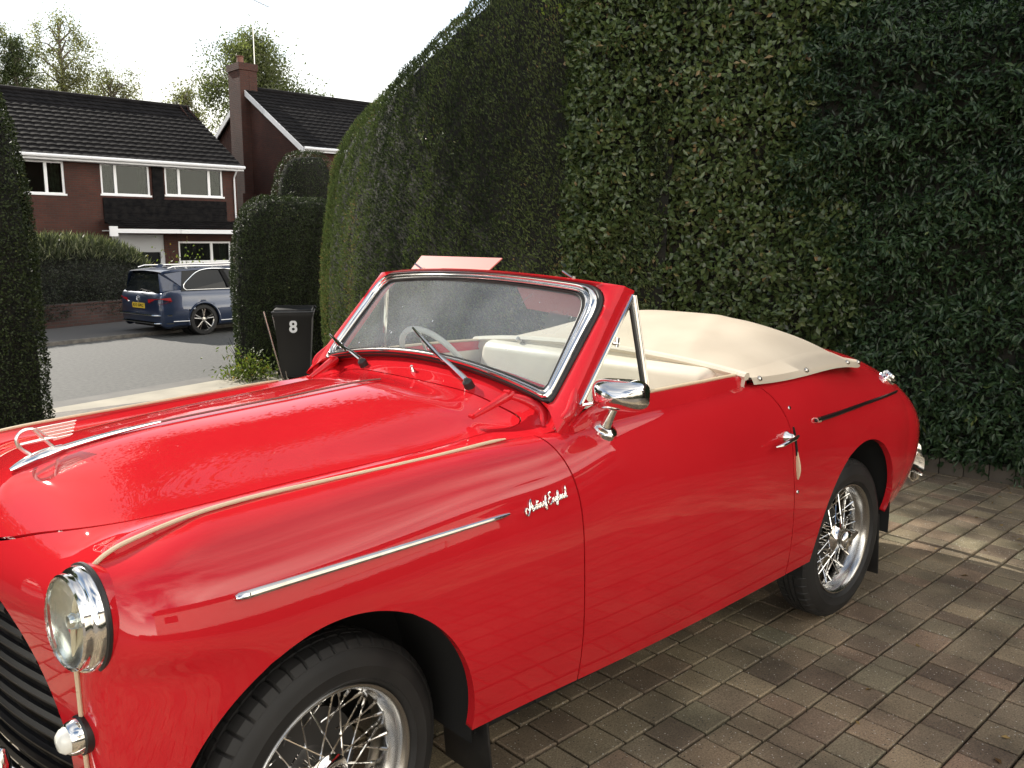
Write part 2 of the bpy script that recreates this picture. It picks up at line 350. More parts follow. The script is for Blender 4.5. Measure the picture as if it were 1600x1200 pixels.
def glass_mat(name, tint, alpha_gloss, dirt=False):
    m = bpy.data.materials.new(name); m.use_nodes = True; t = m.node_tree; t.nodes.clear(); o = N(t, 'ShaderNodeOutputMaterial')
    tr = N(t, 'ShaderNodeBsdfTransparent'); tr.inputs[0].default_value = (*tint, 1); gl = N(t, 'ShaderNodeBsdfGlossy'); gl.inputs['Roughness'].default_value = .015
    fw = N(t, 'ShaderNodeLayerWeight'); fw.inputs[0].default_value = .5; fr = N(t, 'ShaderNodeMath', operation='POWER'); fr.inputs[1].default_value = 4.5; t.links.new(fw.outputs['Facing'], fr.inputs[0]); ml = N(t, 'ShaderNodeMath', operation='MULTIPLY_ADD'); ml.inputs[1].default_value = .92; ml.inputs[2].default_value = alpha_gloss
    t.links.new(fr.outputs[0], ml.inputs[0]); mx = N(t, 'ShaderNodeMixShader'); t.links.new(ml.outputs[0], mx.inputs[0]); t.links.new(tr.outputs[0], mx.inputs[1]); t.links.new(gl.outputs[0], mx.inputs[2])
    out = mx
    if dirt:   # dust film, smears and specks on the pane
        tcn = N(t, 'ShaderNodeTexCoord'); n = N(t, 'ShaderNodeTexNoise'); n.inputs['Scale'].default_value = 4; n.inputs['Detail'].default_value = 8; t.links.new(tcn.outputs['Object'], n.inputs['Vector'])
        r = N(t, 'ShaderNodeMapRange'); r.inputs[1].default_value = .4; r.inputs[2].default_value = .8; r.inputs[3].default_value = .15; r.inputs[4].default_value = .42; t.links.new(n.outputs[0], r.inputs[0])
        vo = N(t, 'ShaderNodeTexVoronoi'); vo.inputs['Scale'].default_value = 30; t.links.new(tcn.outputs['Object'], vo.inputs['Vector'])
        n3 = N(t, 'ShaderNodeTexNoise'); n3.inputs['Scale'].default_value = 23; t.links.new(tcn.outputs['Object'], n3.inputs['Vector'])
        th = N(t, 'ShaderNodeMapRange'); th.inputs[1].default_value = .5; th.inputs[2].default_value = .75; th.inputs[3].default_value = .03; th.inputs[4].default_value = .14; t.links.new(n3.outputs[0], th.inputs[0])
        lt = N(t, 'ShaderNodeMath', operation='LESS_THAN'); t.links.new(vo.outputs['Distance'], lt.inputs[0]); t.links.new(th.outputs[0], lt.inputs[1])
        sc = N(t, 'ShaderNodeMath', operation='MULTIPLY_ADD'); sc.inputs[1].default_value = .7; t.links.new(lt.outputs[0], sc.inputs[0]); t.links.new(r.outputs[0], sc.inputs[2])
        df = N(t, 'ShaderNodeBsdfDiffuse'); df.inputs[0].default_value = (.50, .58, .66, 1); tl = N(t, 'ShaderNodeBsdfTranslucent'); tl.inputs[0].default_value = (.7, .72, .72, 1)
        m0 = N(t, 'ShaderNodeMixShader'); m0.inputs[0].default_value = .5; t.links.new(df.outputs[0], m0.inputs[1]); t.links.new(tl.outputs[0], m0.inputs[2])
        m2 = N(t, 'ShaderNodeMixShader'); t.links.new(sc.outputs[0], m2.inputs[0]); t.links.new(mx.outputs[0], m2.inputs[1]); t.links.new(m0.outputs[0], m2.inputs[2]); out = m2
    t.links.new(out.outputs[0], o.inputs[0]); return m
WSGLASS = glass_mat('windscreen_glass', (.82, .90, .92), .07, True); GLASS = glass_mat('clear_glass', (.9, .94, .93), .05)
DARKGLASS = mat('dark_window_glass', (.010, .012, .014), .05, 0, Specular_IOR_Level=.25)

# ------------------------------------------------------------------ the red convertible
car = empty('vintage_convertible', (1.3, 0, 0), 0, 'glossy red vintage convertible with wire wheels parked on the paved driveway', 'car')
def P3(name, mb, m, parent=None, **kw):
    o = mb.build(name, m, parent or car, **kw)
    root = parent or car
    return o
CI = Matrix.Translation((-1.3, 0, 0))                 # car parts are modelled in world coordinates
def fix_parent(o):
    o.matrix_parent_inverse = CI if o.parent == car else Matrix.Identity(4)
    return o
def d2(P, i, j): return P[:, [i, j]]
def poly_sd(P2, poly):
    poly = np.array(poly, float); n = len(poly); best = np.full(len(P2), 1e9); ins = np.zeros(len(P2), bool)
    for i in range(n):
        a = poly[i]; b = poly[(i+1) % n]; d = b-a; t = np.clip(((P2-a)@d)/(d@d), 0, 1); r = P2-(a+t[:, None]*d); best = np.minimum(best, np.hypot(r[:, 0], r[:, 1]))
        c = ((a[1] > P2[:, 1]) != (b[1] > P2[:, 1])) & (P2[:, 0] < (b[0]-a[0])*(P2[:, 1]-a[1])/(b[1]-a[1]+1e-15)+a[0]); ins ^= c
    return np.where(ins, best, -best)
_half = smooth_line(BON_SIDE, 90); BON = np.vstack([_half, _half[::-1][1:-1]*[1, -1]])
gap = .0024
def g_bon(P): return np.where(P[:, 2] > .82, poly_sd(P[:, :2], BON), -1.0)
def g_grille(P): return np.where(P[:, 0] < -.38, (np.sqrt((P[:, 1]/.52)**2+((P[:, 2]-.50)/.324)**2)-1)*.32, 1.0)
us = np.r_[np.linspace(0, .62, 90), np.linspace(.62, 1, 110)[1:]]; vsn = np.linspace(-1, 1, 131)
bonnet = panel('bonnet', NOSE, us, vsn, [lambda P: g_bon(P)-gap], PAINT, car, flip=True)
front = panel('front_panel', NOSE, us, vsn, [lambda P: -g_bon(P)-gap, g_grille], PAINT, car, flip=True)
aw = np.r_[-np.sin(np.linspace(math.pi/2, 0, 34)), np.linspace(0.012, .82, 62)]
vside = np.r_[np.linspace(0, .5, 34), .5+.5*np.linspace(0, 1, 44)[1:]]
am = np.linspace(.70, 1.95, 100)
ar = np.r_[np.linspace(1.6, 3.1, 120), 3.1+(3.388-3.1)*np.sin(np.linspace(0, math.pi/2, 34))[1:]]
for sgn in (-1, 1):
    fn = lambda a, v, s=sgn: SIDE(a, v, s)
    fl = sgn > 0
    xz = lambda P: P[:, [0, 2]]
    w = panel('front_wing', fn, aw, vside, [lambda P: -pl_dist(xz(P), DOOR_F[::-1])*-1*-1-gap if False else pl_dist(xz(P), DOOR_F)*-1-gap, lambda P: ell(P, ARCH_F)], PAINT, car, thick=.024, flip=fl)
    dr = panel('door', fn, am, vside, [lambda P: pl_dist(xz(P), DOOR_F)-gap, lambda P: -pl_dist(xz(P), DOOR_R)-gap], PAINT, car, flip=fl)
    rw = panel('rear_wing', fn, ar, vside, [lambda P: pl_dist(xz(P), DOOR_R)-gap, lambda P: ell(P, ARCH_R)], PAINT, car, thick=.024, flip=fl)
    for o in (w, dr, rw): fix_parent(o)
    if sgn < 0: near_door, near_wing, near_rear = dr, w, rw
    else: far_door = dr
    # dark lining just behind the panels so the shut lines stay dark
for o in (bonnet, front): fix_parent(o)
def off_side(a, v, s, d):                              # point on the side surface pushed out by d, with its normal
    a = np.atleast_1d(np.array(a, float)); v = np.atleast_1d(np.array(v, float)); e = 1e-3
    P = SIDE(a, v, s); n = np.cross(SIDE(a+e, v, s)-SIDE(a-e, v, s), SIDE(a, np.minimum(v+e, 1), s)-SIDE(a, v-e, s)); n /= np.linalg.norm(n, axis=1)[:, None]
    n *= np.sign(n[:, 1]*s)[:, None]
    return P+n*d, n
def side_xz(x, z, s=-1, d=0.0):                        # point on the side surface at given x, z
    v = np.linspace(0.02, .995, 130); a = np.full(130, x-X0) if x > X0 else None
    if a is None:
        tt = np.linspace(0, 1, 60); A, V = np.meshgrid(-tt, v, indexing='ij'); Q = SIDE(A.ravel(), V.ravel(), s)
        k = np.argmin((Q[:, 0]-x)**2+(Q[:, 2]-z)**2); aa, vv = A.ravel()[k], V.ravel()[k]
    else:
        Q = SIDE(a, v, s); k = np.argmin(abs(Q[:, 2]-z)); aa, vv = a[0], v[k]
    for _ in range(5):                                   # refine to the exact point
        h = 1e-4; q0 = SIDE(np.array([aa]), np.array([vv]), s)[0]; qa = (SIDE(np.array([aa+h]), np.array([vv]), s)[0]-q0)/h; qv = (SIDE(np.array([aa]), np.array([vv+h]), s)[0]-q0)/h
        J = np.array([[qa[0], qv[0]], [qa[2], qv[2]]]); r_ = np.array([x-q0[0], z-q0[2]])
        if abs(np.linalg.det(J)) < 1e-6: break
        st_ = np.linalg.solve(J, r_); aa += float(np.clip(st_[0], -.02, .02)); vv = float(np.clip(vv+np.clip(st_[1], -.02, .02), .01, .995))
    p, n = off_side(aa, vv, s, d); return p[0], n[0]
# cockpit lining, floor, bulkheads (black / cream)
mb = MB(); mb.box(.42, 1.95, -.66, .66, .27, .30); mb.box(-.36, .40, -.40, .40, .27, .29); mb.box(1.97, 2.7, -.36, .36, .29, .32); mb.box(-.36, .60, -.43, .43, .30, .86); mb.box(.60, .64, -.70, .70, .30, .96)
mb.box(2.05, 2.09, -.60, .60, .3, .95); mb.box(-.42, -.36, -.40, .40, .3, .8); mb.box(2.75, 2.95, -.42, .42, .3, .8)
fix_parent(P3('floor_pan', mb, BLACK))
# wheel housings
for cx, e, nm in ((0, ARCH_F, 'wheel_arch'), (2.35, ARCH_R, 'wheel_arch')):
    for s in (-1, 1):
        mb = MB(); pr = [(e[0]-e[2]-.025, .28)]+[(e[0]+(e[2]+.025)*math.cos(t), e[1]+(e[3]+.022)*math.sin(t)) for t in np.linspace(math.pi, 0, 24)]+[(e[0]+e[2]+.025, .28)]
        for y in ((.70, .66, .36) if cx == 0 else (.728, .70, .36)): mb.v += [(x*(.94 if cx == 0 and x < -.2 else 1), s*y, z) for x, z in pr]
        n = len(pr)
        for r in range(2):
            for k in range(n-1): mb.f.append((r*n+k, r*n+k+1, (r+1)*n+k+1, (r+1)*n+k)); mb.mi.append(0)
        mb.f.append(tuple(2*n+k for k in range(n))); mb.mi.append(0)
        fix_parent(P3(nm, mb, BLACK, fix=False))
        fm = MB(); x0 = e[0]+e[2]+.0; M = frame((.435, s*.61, .23), (-.10, 0, 1), (1, 0, .1)) if cx == 0 else frame((x0+.02, s*.60, .24), (-.12, 0, 1), (1, 0, 0))
        fm.box(-.004, .004, -.095, .095, (-.10 if cx == 0 else -.16), .12, M, .003); fix_parent(P3('mud_flap', fm, RUBBER))
# beads (piping)
for s in (-1, 1):
    uu = np.linspace(.135, 1, 120); B = NOSE(uu, np.full(120, float(s))); mb = MB(); rr = np.full(120, .0046); rr[:3] = (.002, .003, .004)
    B[:, 2] += .0025*np.clip(1-(uu-.55)/.1, 0, 1); B[:, 0] -= .004*np.clip((uu-.5)/.08, 0, 1); mb.tube(B, rr, 8); fix_parent(P3('cream_piping_strip', mb, BEAD))
# grille
mb = MB()
zz = np.linspace(.20, .80, 17)
for z in zz:
    w = .5*math.sqrt(max(0, 1-((z-.50)/.324)**2))+.02
    w -= .03; ys = np.linspace(-w, w, 30); xs = -.540+.085*np.abs(ys/.52)**2
    mb.tube(np.stack([xs+.014, ys, np.full(30, z)], 1), .0085, 6, flat=1.3)
fix_parent(P3('grille', mb, mat('black_grille', (.012, .012, .013), .35)))
mb = MB(); mb.box(-.44, -.42, -.5, .5, .25, .80); fix_parent(P3('radiator', mb, BLACK))
# bonnet centre strip: brown, chrome at the nose
uu = np.linspace(.12, .60, 200); B = NOSE(uu, np.zeros(200)); B[:, 2] += .0065; ic = int(np.argmin(abs(B[:, 0]+.07)))
mb = MB(); mb.tube(B[:ic+1], .0034, 8, flat=.9); fix_parent(P3('bonnet_strip', mb, BROWNSTRIP, bonnet)).matrix_parent_inverse = Matrix.Identity(4)
uu = np.linspace(0, 1, 2000); C0 = NOSE(uu, np.zeros(2000)); k0 = int(np.argmin(abs(C0[:, 0]+.07)+(C0[:, 2] < .9)*9)); k1 = int(np.argmin(abs(C0[:, 0]+.30)+(C0[:, 2] < .9)*9)); k2 = int(np.argmin(abs(C0[:, 0]+.415)+(C0[:, 2] < .9)*9))
B = C0[np.linspace(k0, k1, 40).astype(int)].copy(); B[:, 2] += .0065; mb = MB(); mb.tube(B, np.linspace(.0045, .011, 40), 10, flat=.8)
chs = P3('chrome_strip', mb, CHROME, bonnet)
# flying wheel-and-wing mascot: spear base and an open letter-like winged emblem above it
B = C0[np.linspace(k1, k2, 40).astype(int)].copy(); B[:, 2] += .008; mb = MB(); mb.tube(B, .004+.0145*np.sin(np.linspace(.45, math.pi*.97, 40))**.8, 12, flat=.75)
def orn(x, z): return (x, 0, z)
ob = P3('mascot', mb, CHROME, bonnet)
hp = [orn(-.352, .993), orn(-.372, 1.010), orn(-.391, 1.028), orn(-.397, 1.043), orn(-.394, 1.057), orn(-.383, 1.066), orn(-.372, 1.069), orn(-.362, 1.0685)]
hp = smooth_line(hp, 24)
wm = MB(); wm.tube(hp, .0044, 8); wm.tube([orn(-.362, 1.0685), orn(-.345, 1.046), orn(-.322, 1.020), orn(-.312, 1.008)], .0040, 8)
wm.tube([orn(-.390, 1.036), orn(-.360, 1.039), orn(-.325, 1.042), orn(-.312, 1.040)], [.0036, .0040, .0040, .0025], 8)
for k in range(5):
    z0 = 1.070-.0074*k; x0 = -.352+.0070*k; L = .085-.0080*k*1.2
    wm.prism([(x0, z0), (x0+L, z0+.0065-.0005*k), (x0+L-.006, z0+.0005), (x0+.004, z0-.0058)], -.0026, .0026, Matrix(((1, 0, 0, 0), (0, 0, 1, 0), (0, 1, 0, 0), (0, 0, 0, 1))))
wm.tube([orn(-.356, 1.069), orn(-.327, 1.040)], .003, 6)
mw = P3('mascot_wing', wm, mat('satin_chrome', (.93, .91, .88), .32, 1.0), ob)
# nose badge
mb = MB()
for k in range(5):
    z = .918-.012*k; mb.tube([(-.478-.004*k, -.055, z-.02), (-.458, -.12+.006*k, z+.004), (-.435, -.175+.012*k, z+.012-.004*k)], [.004, .004, .0015], 6)
mb.lathe([(0, .006), (.02, .005), (.026, 0)], 20, frame((-.497, 0, .90), (-.8, 0, .6)))
P3('nose_badge', mb, CHROME, bonnet)
# bonnet hinges (external arms on the scuttle)
for s in (-1, 1):
    mb = MB(); A = Vector((.603, s*.437, 1.030)); B = Vector((.722, s*.462, 1.083)); C = Vector((.762, s*.545, 1.045)); D = Vector((.735, s*.585, 1.010))
    def arm(p, q, w0, w1, h0, h1):
        dr_ = (q-p).normalized(); sd = dr_.cross(Vector((0, 0, 1))).normalized(); up = sd.cross(dr_)
        v = []
        for c_, w_, h_ in ((p, w0, h0), (q, w1, h1)):
            v += [c_-sd*w_-up*h_, c_+sd*w_-up*h_, c_+sd*w_*.6+up*h_*.4, c_-sd*w_*.6+up*h_*.4]
        mb.add(v, [(0, 1, 2, 3), (7, 6, 5, 4), (0, 4, 5, 1), (1, 5, 6, 2), (2, 6, 7, 3), (3, 7, 4, 0)])
    mb.tube([A, A*.5+B*.5, B, B+Vector((.008, s*.006, -.002))], [.008, .013, .018, .013], 14, flat=.8); mb.tube(smooth_line([B+Vector((0, s*.004, -.004)), (B+C)*.5+Vector((.004, 0, .004)), C, D, D+Vector((-.01, s*.02, -.03))], 24), np.r_[np.linspace(.011, .017, 12), np.linspace(.017, .008, 12)], 14, flat=.85)
    mb.tube([A+Vector((0, -.009, .004)), A+Vector((0, .009, .004))], .006, 10); mb.tube([B+Vector((-.01, -.012, .008)), B+Vector((-.01, .012, .008))], .006, 10)
    fix_parent(P3('bonnet_hinge', mb, PAINT, sharp=50))
# headlamps
for s in (-1, 1):
    hl = empty('headlamp'); hl.parent = car; hl.matrix_parent_inverse = CI
    M = frame((-.438, s*.592, .832), (-1, s*.10, .05)) @ Matrix.Scale(.95, 4)
    b = MB().lathe([(.085, -.07), (.096, -.035), (.1025, -.012), (.1035, -.004), (.100, .002)], 56, M); b.build('lamp_housing', PAINT, hl)
    b = MB().lathe([(.1045, -.005), (.1062, -.003), (.1062, .003), (.100, .006)], 48, M); b.build('seat_gasket', RUBBER, hl)
    b = MB().lathe([(.100, .0), (.1020, .006), (.1015, .015), (.0975, .022), (.0915, .025), (.0910, .028), (.0925, .032), (.0910, .038), (.087, .041), (.084, .039), (.084, .032)], 56, M); b.build('headlamp_ring', CHROME, hl)
    b = MB().lathe([(.001, .016), (.04, .018), (.07, .024), (.087, .036)], 40, M); b.build('reflector', REFL, hl)
    pr = [(.0001, .0550)]+[(.085*math.sin(t), .040+.0150*math.cos(t)) for t in np.linspace(.08, 1.0, 12)*math.pi/2*.99]+[(.086, .036)]
    b = MB(); n = 72; v = []; m_ = len(pr)
    for r, h in pr:
        for k in range(n):
            t = 2*math.pi*k/n; y_ = r*math.sin(t); v.append((r*math.cos(t), y_, h+.0011*math.cos(y_*950)))
    b.add(b.xf(M, v), [(i*n+k, i*n+(k+1) % n, (i+1)*n+(k+1) % n, (i+1)*n+k) for i in range(m_-1) for k in range(n)]); b.build('lens', GLASS, hl)
    MB().lathe([(.0001, .036), (.012, .034), (.017, .026), (.017, .016)], 16, M).build('bulb', REFL, hl)
    M = frame((-.462, s*.588, .610), (-1, s*.12, .02)); sl = empty('side_lamp'); sl.parent = car; sl.matrix_parent_inverse = CI
    MB().lathe([(.036, -.01), (.037, .004), (.033, .008)], 28, M).build('gasket', RUBBER, sl)
    MB().lathe([(.034, .004), (.033, .012), (.029, .024), (.026, .027), (.024, .024)], 28, M).build('lamp_ring', CHROME, sl)
    MB().lathe([(.025, .024), (.023, .034), (.016, .041), (.0001, .044)], 24, M).build('lens', WHITEP, sl)
# side mouldings
def moulding(name, x0, x1, z0, z1, s, r0, r1, m, n=26, flat=.75, curve=0.0):
    pts = []
    for t in np.linspace(0, 1, n):
        x = x0+(x1-x0)*t; z = z0+(z1-z0)*t+curve*math.sin(math.pi*t); p, nn = side_xz(x, z, s, .003); pts.append(p)
    mb = MB(); rr = np.linspace(r0, r1, n); pts.insert(1, pts[0]*.75+pts[1]*.25); rr = np.insert(rr, 1, r0*.95); rr[0] *= .55; rr[-1] *= .5; mb.tube(pts, rr, 10, flat=flat)
    return mb
for s in (-1, 1):
    wing = [o for o in car.children if o.name.startswith('front_wing')][0 if s < 0 else 1]
    rwing = [o for o in car.children if o.name.startswith('rear_wing')][0 if s < 0 else 1]
    P3('chrome_moulding', moulding('m', -.224, .453, .853, .867, s, .0118, .0070, CHROME), CHROME, wing)
    P3('moulding', moulding('m', 1.90, 2.72, .888, .888, s, .0115, .006, RUBBER, curve=.002), mat('black_moulding', (.010, .009, .009), .3), rwing)
    p, nn = side_xz(1.905, .888, s, .004); P3('moulding_cap', MB().tube([p, p+np.array([.02, 0, 0])], [.010, .012], 10), CHROME, rwing)
    # flared chrome slot behind the door
    pts = [side_xz(1.751+(.027)*t, .888-.186*t, s, .002)[0] for t in np.linspace(0, 1, 12)]
    P3('air_vent', MB().tube(pts, [.0025, .0035, .004, .004, .0045, .005, .007, .010, .012, .012, .009, .003], 8, flat=.5), BEAD, rwing)
    P3('vent_slot', MB().tube([q for q in pts[:7]], [.003, .0045, .005, .005, .005, .005, .004], 8, flat=.9), BLACK, rwing)
    for x, z in ((1.752, .951), (1.786, .655)):
        p, nn = side_xz(x, z, s, 0); P3('screw', MB().lathe([(.007, 0), (.006, .003), (.0001, .004)], 10, frame(p, nn)), CHROME, rwing)
# script badge "Austin of England" drawn as raised strokes along the wing
def script_strokes():
    S = []
    S.append([(9, 3), (6, 6), (3, 4), (3, 0), (6, -3), (11, 0), (14, 7), (17, 13), (19, 14)])            # swash of the A
    S.append([(19, 14), (18, 8), (18, 2), (19, 0), (21, 1)]); S.append([(12, 5), (16, 6), (20, 7)])
    S.append([(21, 6), (21, 2), (22, 1), (24, 3), (25, 6), (25, 2), (27, 1)])                            # u
    S.append([(27, 1), (29, 6), (30, 3), (29, 1), (27, 1.2)]); S.append([(31, 11), (31, 3), (32, 1), (33, 2)]); S.append([(29, 8), (34, 9)])  # s t
    S.append([(34, 6), (34, 2), (35, 1), (37, 3)]); S.append([(34.3, 9), (34.6, 9.8)])                   # i
    S.append([(37, 6), (37, 1), (38, 5), (40, 6), (41, 4), (41, 1), (43, 2)])                            # n
    S.append([(48, 6), (46, 6), (45, 3), (46, 1), (48, 2), (49, 5), (48, 6)]); S.append([(49, 3), (52, 10), (53, 12), (52, 4), (50, -3), (51, -4), (53, 2)])  # of
    S.append([(68, 13), (64, 14), (61, 12), (62, 9), (65, 8)]); S.append([(65, 8), (60, 7), (57, 3), (60, 0), (65, 1), (69, 4)])  # E
    S.append([(69, 6), (69, 1), (70, 5), (72, 6), (73, 4), (73, 1), (75, 2)])                            # n
    S.append([(79, 6), (77, 6), (76, 3), (77, 1), (79, 3), (79, 6), (79, -3), (77, -4), (76, -3), (81, 1)])  # g
    S.append([(81, 1), (83, 8), (84, 12), (83, 12), (82, 3), (83, 1), (85, 2)])                          # l
    S.append([(89, 6), (87, 6), (86, 3), (87, 1), (89, 3), (89, 6), (89, 2), (91, 1)])                   # a
    S.append([(91, 6), (91, 1), (92, 5), (94, 6), (95, 4), (95, 1), (97, 2)])                            # n
    S.append([(101, 6), (99, 6), (98, 3), (99, 1), (101, 3), (103, 14), (101, 4), (102, 1), (104, 2)])   # d
    return S
for s in (-1, 1):
    wing = [o for o in car.children if o.name.startswith('front_wing')][0 if s < 0 else 1]
    mb = MB(); sc = .148/104
    for st in script_strokes():
        q = smooth_line(st, 4*len(st)) if len(st) > 2 else np.array(st, float); pts = []
        for a_, b_ in q:
            x = .500+a_*sc if s < 0 else .648-a_*sc
            z = .856+.012*(a_/104 if s < 0 else 1-a_/104)+b_*sc*1.35; p, nn = side_xz(x, z, s, .0035); pts.append(p)
        mb.tube(pts, .00225, 6)
    P3('script_badge', mb, CHROME, wing)
# door furniture
for s in (-1, 1):
    door = near_door if s < 0 else far_door
    p, nn = side_xz(1.700, .862, s, 0)
    mb = MB(); mb.lathe([(.020, 0), (.019, .008), (.012, .016), (.010, .030), (.0001, .034)], 20, frame(p, nn))
    o_ = np.array([0, s*.032, 0]); mb.tube([p+o_+[.022, 0, .006], p+o_, p+o_+[-.045, s*.004, -.003], p+o_+[-.085, s*.002, -.010], p+o_+[-.112, -s*.004, -.012]], [.006, .010, .0085, .0075, .003], 10, flat=.8)
    P3('door_handle', mb, CHROME, door)
    # top rail with cream cap
    n = 40; xs = np.linspace(.76, 1.598, n); zt = 1.064+.008*np.sin((xs-.735)/.863*math.pi*.8)-.05*np.clip((.87-xs)/.12, 0, 1)**1.5; yo = np.interp(xs, [.735, 1.0, 1.35, 1.6], [.668, .683, .684, .667])
    mb = MB()
    for k in range(n):
        mb.v += [(xs[k], s*(yo[k]+.004), 1.005), (xs[k], s*(yo[k]+.001), zt[k]-.004), (xs[k], s*(yo[k]-.004), zt[k]), (xs[k], s*(yo[k]-.020), zt[k]+.001), (xs[k], s*(yo[k]-.022), .97)]
    mb.f = [(k*5+j, k*5+j+1, k*5+j+6, k*5+j+5) for k in range(n-1) for j in range(4)]+[(0, 1, 2, 3, 4), tuple((n-1)*5+j for j in (4, 3, 2, 1, 0))]; mb.mi = [0]*len(mb.f)
    P3('door_rail', mb, PAINT, door, sharp=50)
    mb = MB(); Q = np.stack([xs[9:], s*(yo[9:]-.020), zt[9:]+.004], 1); mb.tube(Q, .0075, 8, flat=.7); P3('rail_capping', mb, BEAD, door)
    mb = MB(); mb.box(.84, 1.6, s*.650-.006, s*.650+.006, .35, 1.03); P3('door_card', mb, CREAM, door)
    # quarter light: chrome triangle frame with glass
    A = np.array([.800, s*.655, 1.070]); Bq = np.array([1.068, s*.668, 1.074]); T = np.array([1.056, s*.618, 1.352])
    ql = empty('quarter_light'); ql.parent = door
    fr_ = MB(); fr_.tube([A, T], .0065, 8); fr_.tube([Bq, T], .0085, 8); fr_.tube([Bq+[.012, 0, 0], T+[.012, 0, 0]], .0035, 8); fr_.tube([A, Bq], .0055, 8)
    fr_.build('window_frame', CHROME, ql)
    sb = MB(); sb.tube([Bq+[-.014, 0, .01], T+[-.012, 0, -.02]], .0065, 6); sb.build('rubber_seal', RUBBER, ql)
    g = MB(); g.add([A, Bq, T], [(0, 1, 2)]); g.build('glass_pane', GLASS, ql, smooth=False)
    h = MB(); c_ = A*.45+T*.55; h.tube([c_+[.008, 0, 0], c_+[.030, s*.004, -.004]], .006, 8); h.tube([c_+[.024, s*.004, -.012], c_+[.028, s*.004, .014]], .0055, 8); h.build('catch', CHROME, ql)
# door mirror (near side only)
bp_, nn = side_xz(.858, 1.006, -1, 0); bp_ = np.array([.852, -.700, 1.004])
mr = empty('door_mirror'); mr.parent = near_door
mb = MB(); mb.lathe([(.036, -.012), (.035, .002), (.030, .007), (.018, .012)], 24, frame(bp_, (.0, -.55, 1)))
mb.tube([bp_+[0, 0, .004], bp_+[.002, -.012, .030], bp_+[.004, -.028, .060], bp_+[.006, -.034, .072]], [.018, .013, .010, .009], 12); mb.build('mirror_stalk', CHROME, mr)
Mm = frame((.852, -.752, 1.106), (.86, .42, -.05), (0, 0, 1))
mb = MB(); n1, n2 = 22, 40; G = np.zeros((n1, n2+1, 3))
for i in range(n1):
    t = i/(n1-1)
    for j in range(n2+1):
        a_ = 2*math.pi*j/n2; ca, sa = math.cos(a_), math.sin(a_); e_ = 2/3.6
        w_ = .078*math.copysign(abs(ca)**e_, ca); h_ = .043*math.copysign(abs(sa)**e_, sa)
        k_ = math.sqrt(max(0, 1-(1-t)**2.2)); G[i, j] = Mm @ Vector((h_*(.35+.65*k_)*(k_**.5 if t < 1 else 1), w_*k_, -.075*(1-t)**1.2+.0))
mb.grid(G); mb.build('mirror_shell', CHROME, mr)
mb = MB(); mb.v = [tuple(Mm @ Vector((.040*math.copysign(abs(math.sin(t))**.55, math.sin(t)), .074*math.copysign(abs(math.cos(t))**.55, math.cos(t)), -.002))) for t in np.linspace(0, 2*math.pi, 40)[:-1]]
mb.f = [tuple(range(39))]; mb.mi = [0]; mb.build('mirror_glass', REFL, mr, smooth=False)
# ------------------------------------------------------------------ windscreen
def WSP(y, b, off=0.0):                                 # windscreen surface: y, b 0 (bottom) .. 1 (top)
    y = np.asarray(y, float); b = np.asarray(b, float); q = (np.abs(y)/.59)**2
    x0 = .770-.014*q; z0 = 1.128-.066*q; x1 = .960+.055*q; z1 = 1.392-.032*q
    x = x0+(x1-x0)*b; z = z0+(z1-z0)*b; return np.stack([x-.8*off, y, z+.6*off], -1)
def ws_outline(wb, wt, b0, b1, r, n=12):                # rounded trapezoid in (y, b); b scaled by the slope length
    H = .335; C = [(-wb, b0*H), (wb, b0*H), (wt, b1*H), (-wt, b1*H)]; rr = [r*.30, r*.30, r, r]; out = []
    for i in range(4):
        p = np.array(C[i]); a_ = np.array(C[i-1])-p; b_ = np.array(C[(i+1) % 4])-p; a_ /= np.linalg.norm(a_); b_ /= np.linalg.norm(b_)
        for t in np.linspace(0, 1, n): out.append(p+a_*rr[i]*(1-t)**2+b_*rr[i]*t**2)
    O = []
    for i in range(len(out)):                           # subdivide long sides
        a_ = out[i]; b_ = out[(i+1) % len(out)]; m_ = max(1, int(np.linalg.norm(b_-a_)/.03))
        for k in range(m_): O.append(a_+(b_-a_)*k/m_)
    O = np.array(O); O[:, 1] /= H; return O
def resample(O, n=160):
    Q = np.vstack([O, O[:1]]); t = np.r_[0, np.cumsum(np.linalg.norm(np.diff(Q*[1, .335], axis=0), axis=1))]; u = np.linspace(0, t[-1], n+1)[:-1]
    return np.stack([np.interp(u, t, Q[:, 0]), np.interp(u, t, Q[:, 1])], 1)
ws = empty('windscreen'); ws.parent = car; ws.matrix_parent_inverse = CI
Oseal = resample(ws_outline(.588, .573, .0, 1.025, .085)); Ogl = resample(ws_outline(.545, .512, .090, .930, .062))
def wsr(f, off): O = Oseal*(1-f)+Ogl*f; return WSP(O[:, 0], O[:, 1], off)
def ring(name, f0, f1, h, m, parent, seg=6):
    mb = MB(); rows = []
    for k in range(seg+1):
        t = k/seg; rows.append(wsr(f0+(f1-f0)*t, h*math.sin(math.pi*t)**.6 if 0 < t < 1 else -.006))
    G = np.array(rows); G = np.concatenate([G, G[:, :1]], 1); mb.grid(G); return mb.build(name, m, parent)
ring('rubber_seal', -.06, .26, .012, RUBBER, ws); ring('chrome_surround', .14, .62, .020, CHROME, ws); ring('inner_chrome', .58, .86, .013, CHROME, ws); ring('inner_seal', .86, 1.08, .008, RUBBER, ws)
mb = MB(); yy = np.linspace(-1, 1, 41); bb = np.linspace(.05, .98, 15); G = np.zeros((15, 41, 3))
for i, b in enumerate(bb):
    w_ = .57+(.545-.57)*b; w_ *= 1 if b < .8 else math.sqrt(max(.0, 1-((b-.8)/.55)**2)); G[i] = WSP(yy*w_, np.full(41, b), .0)
mb.grid(G); mb.build('windscreen_glass', WSGLASS, ws)
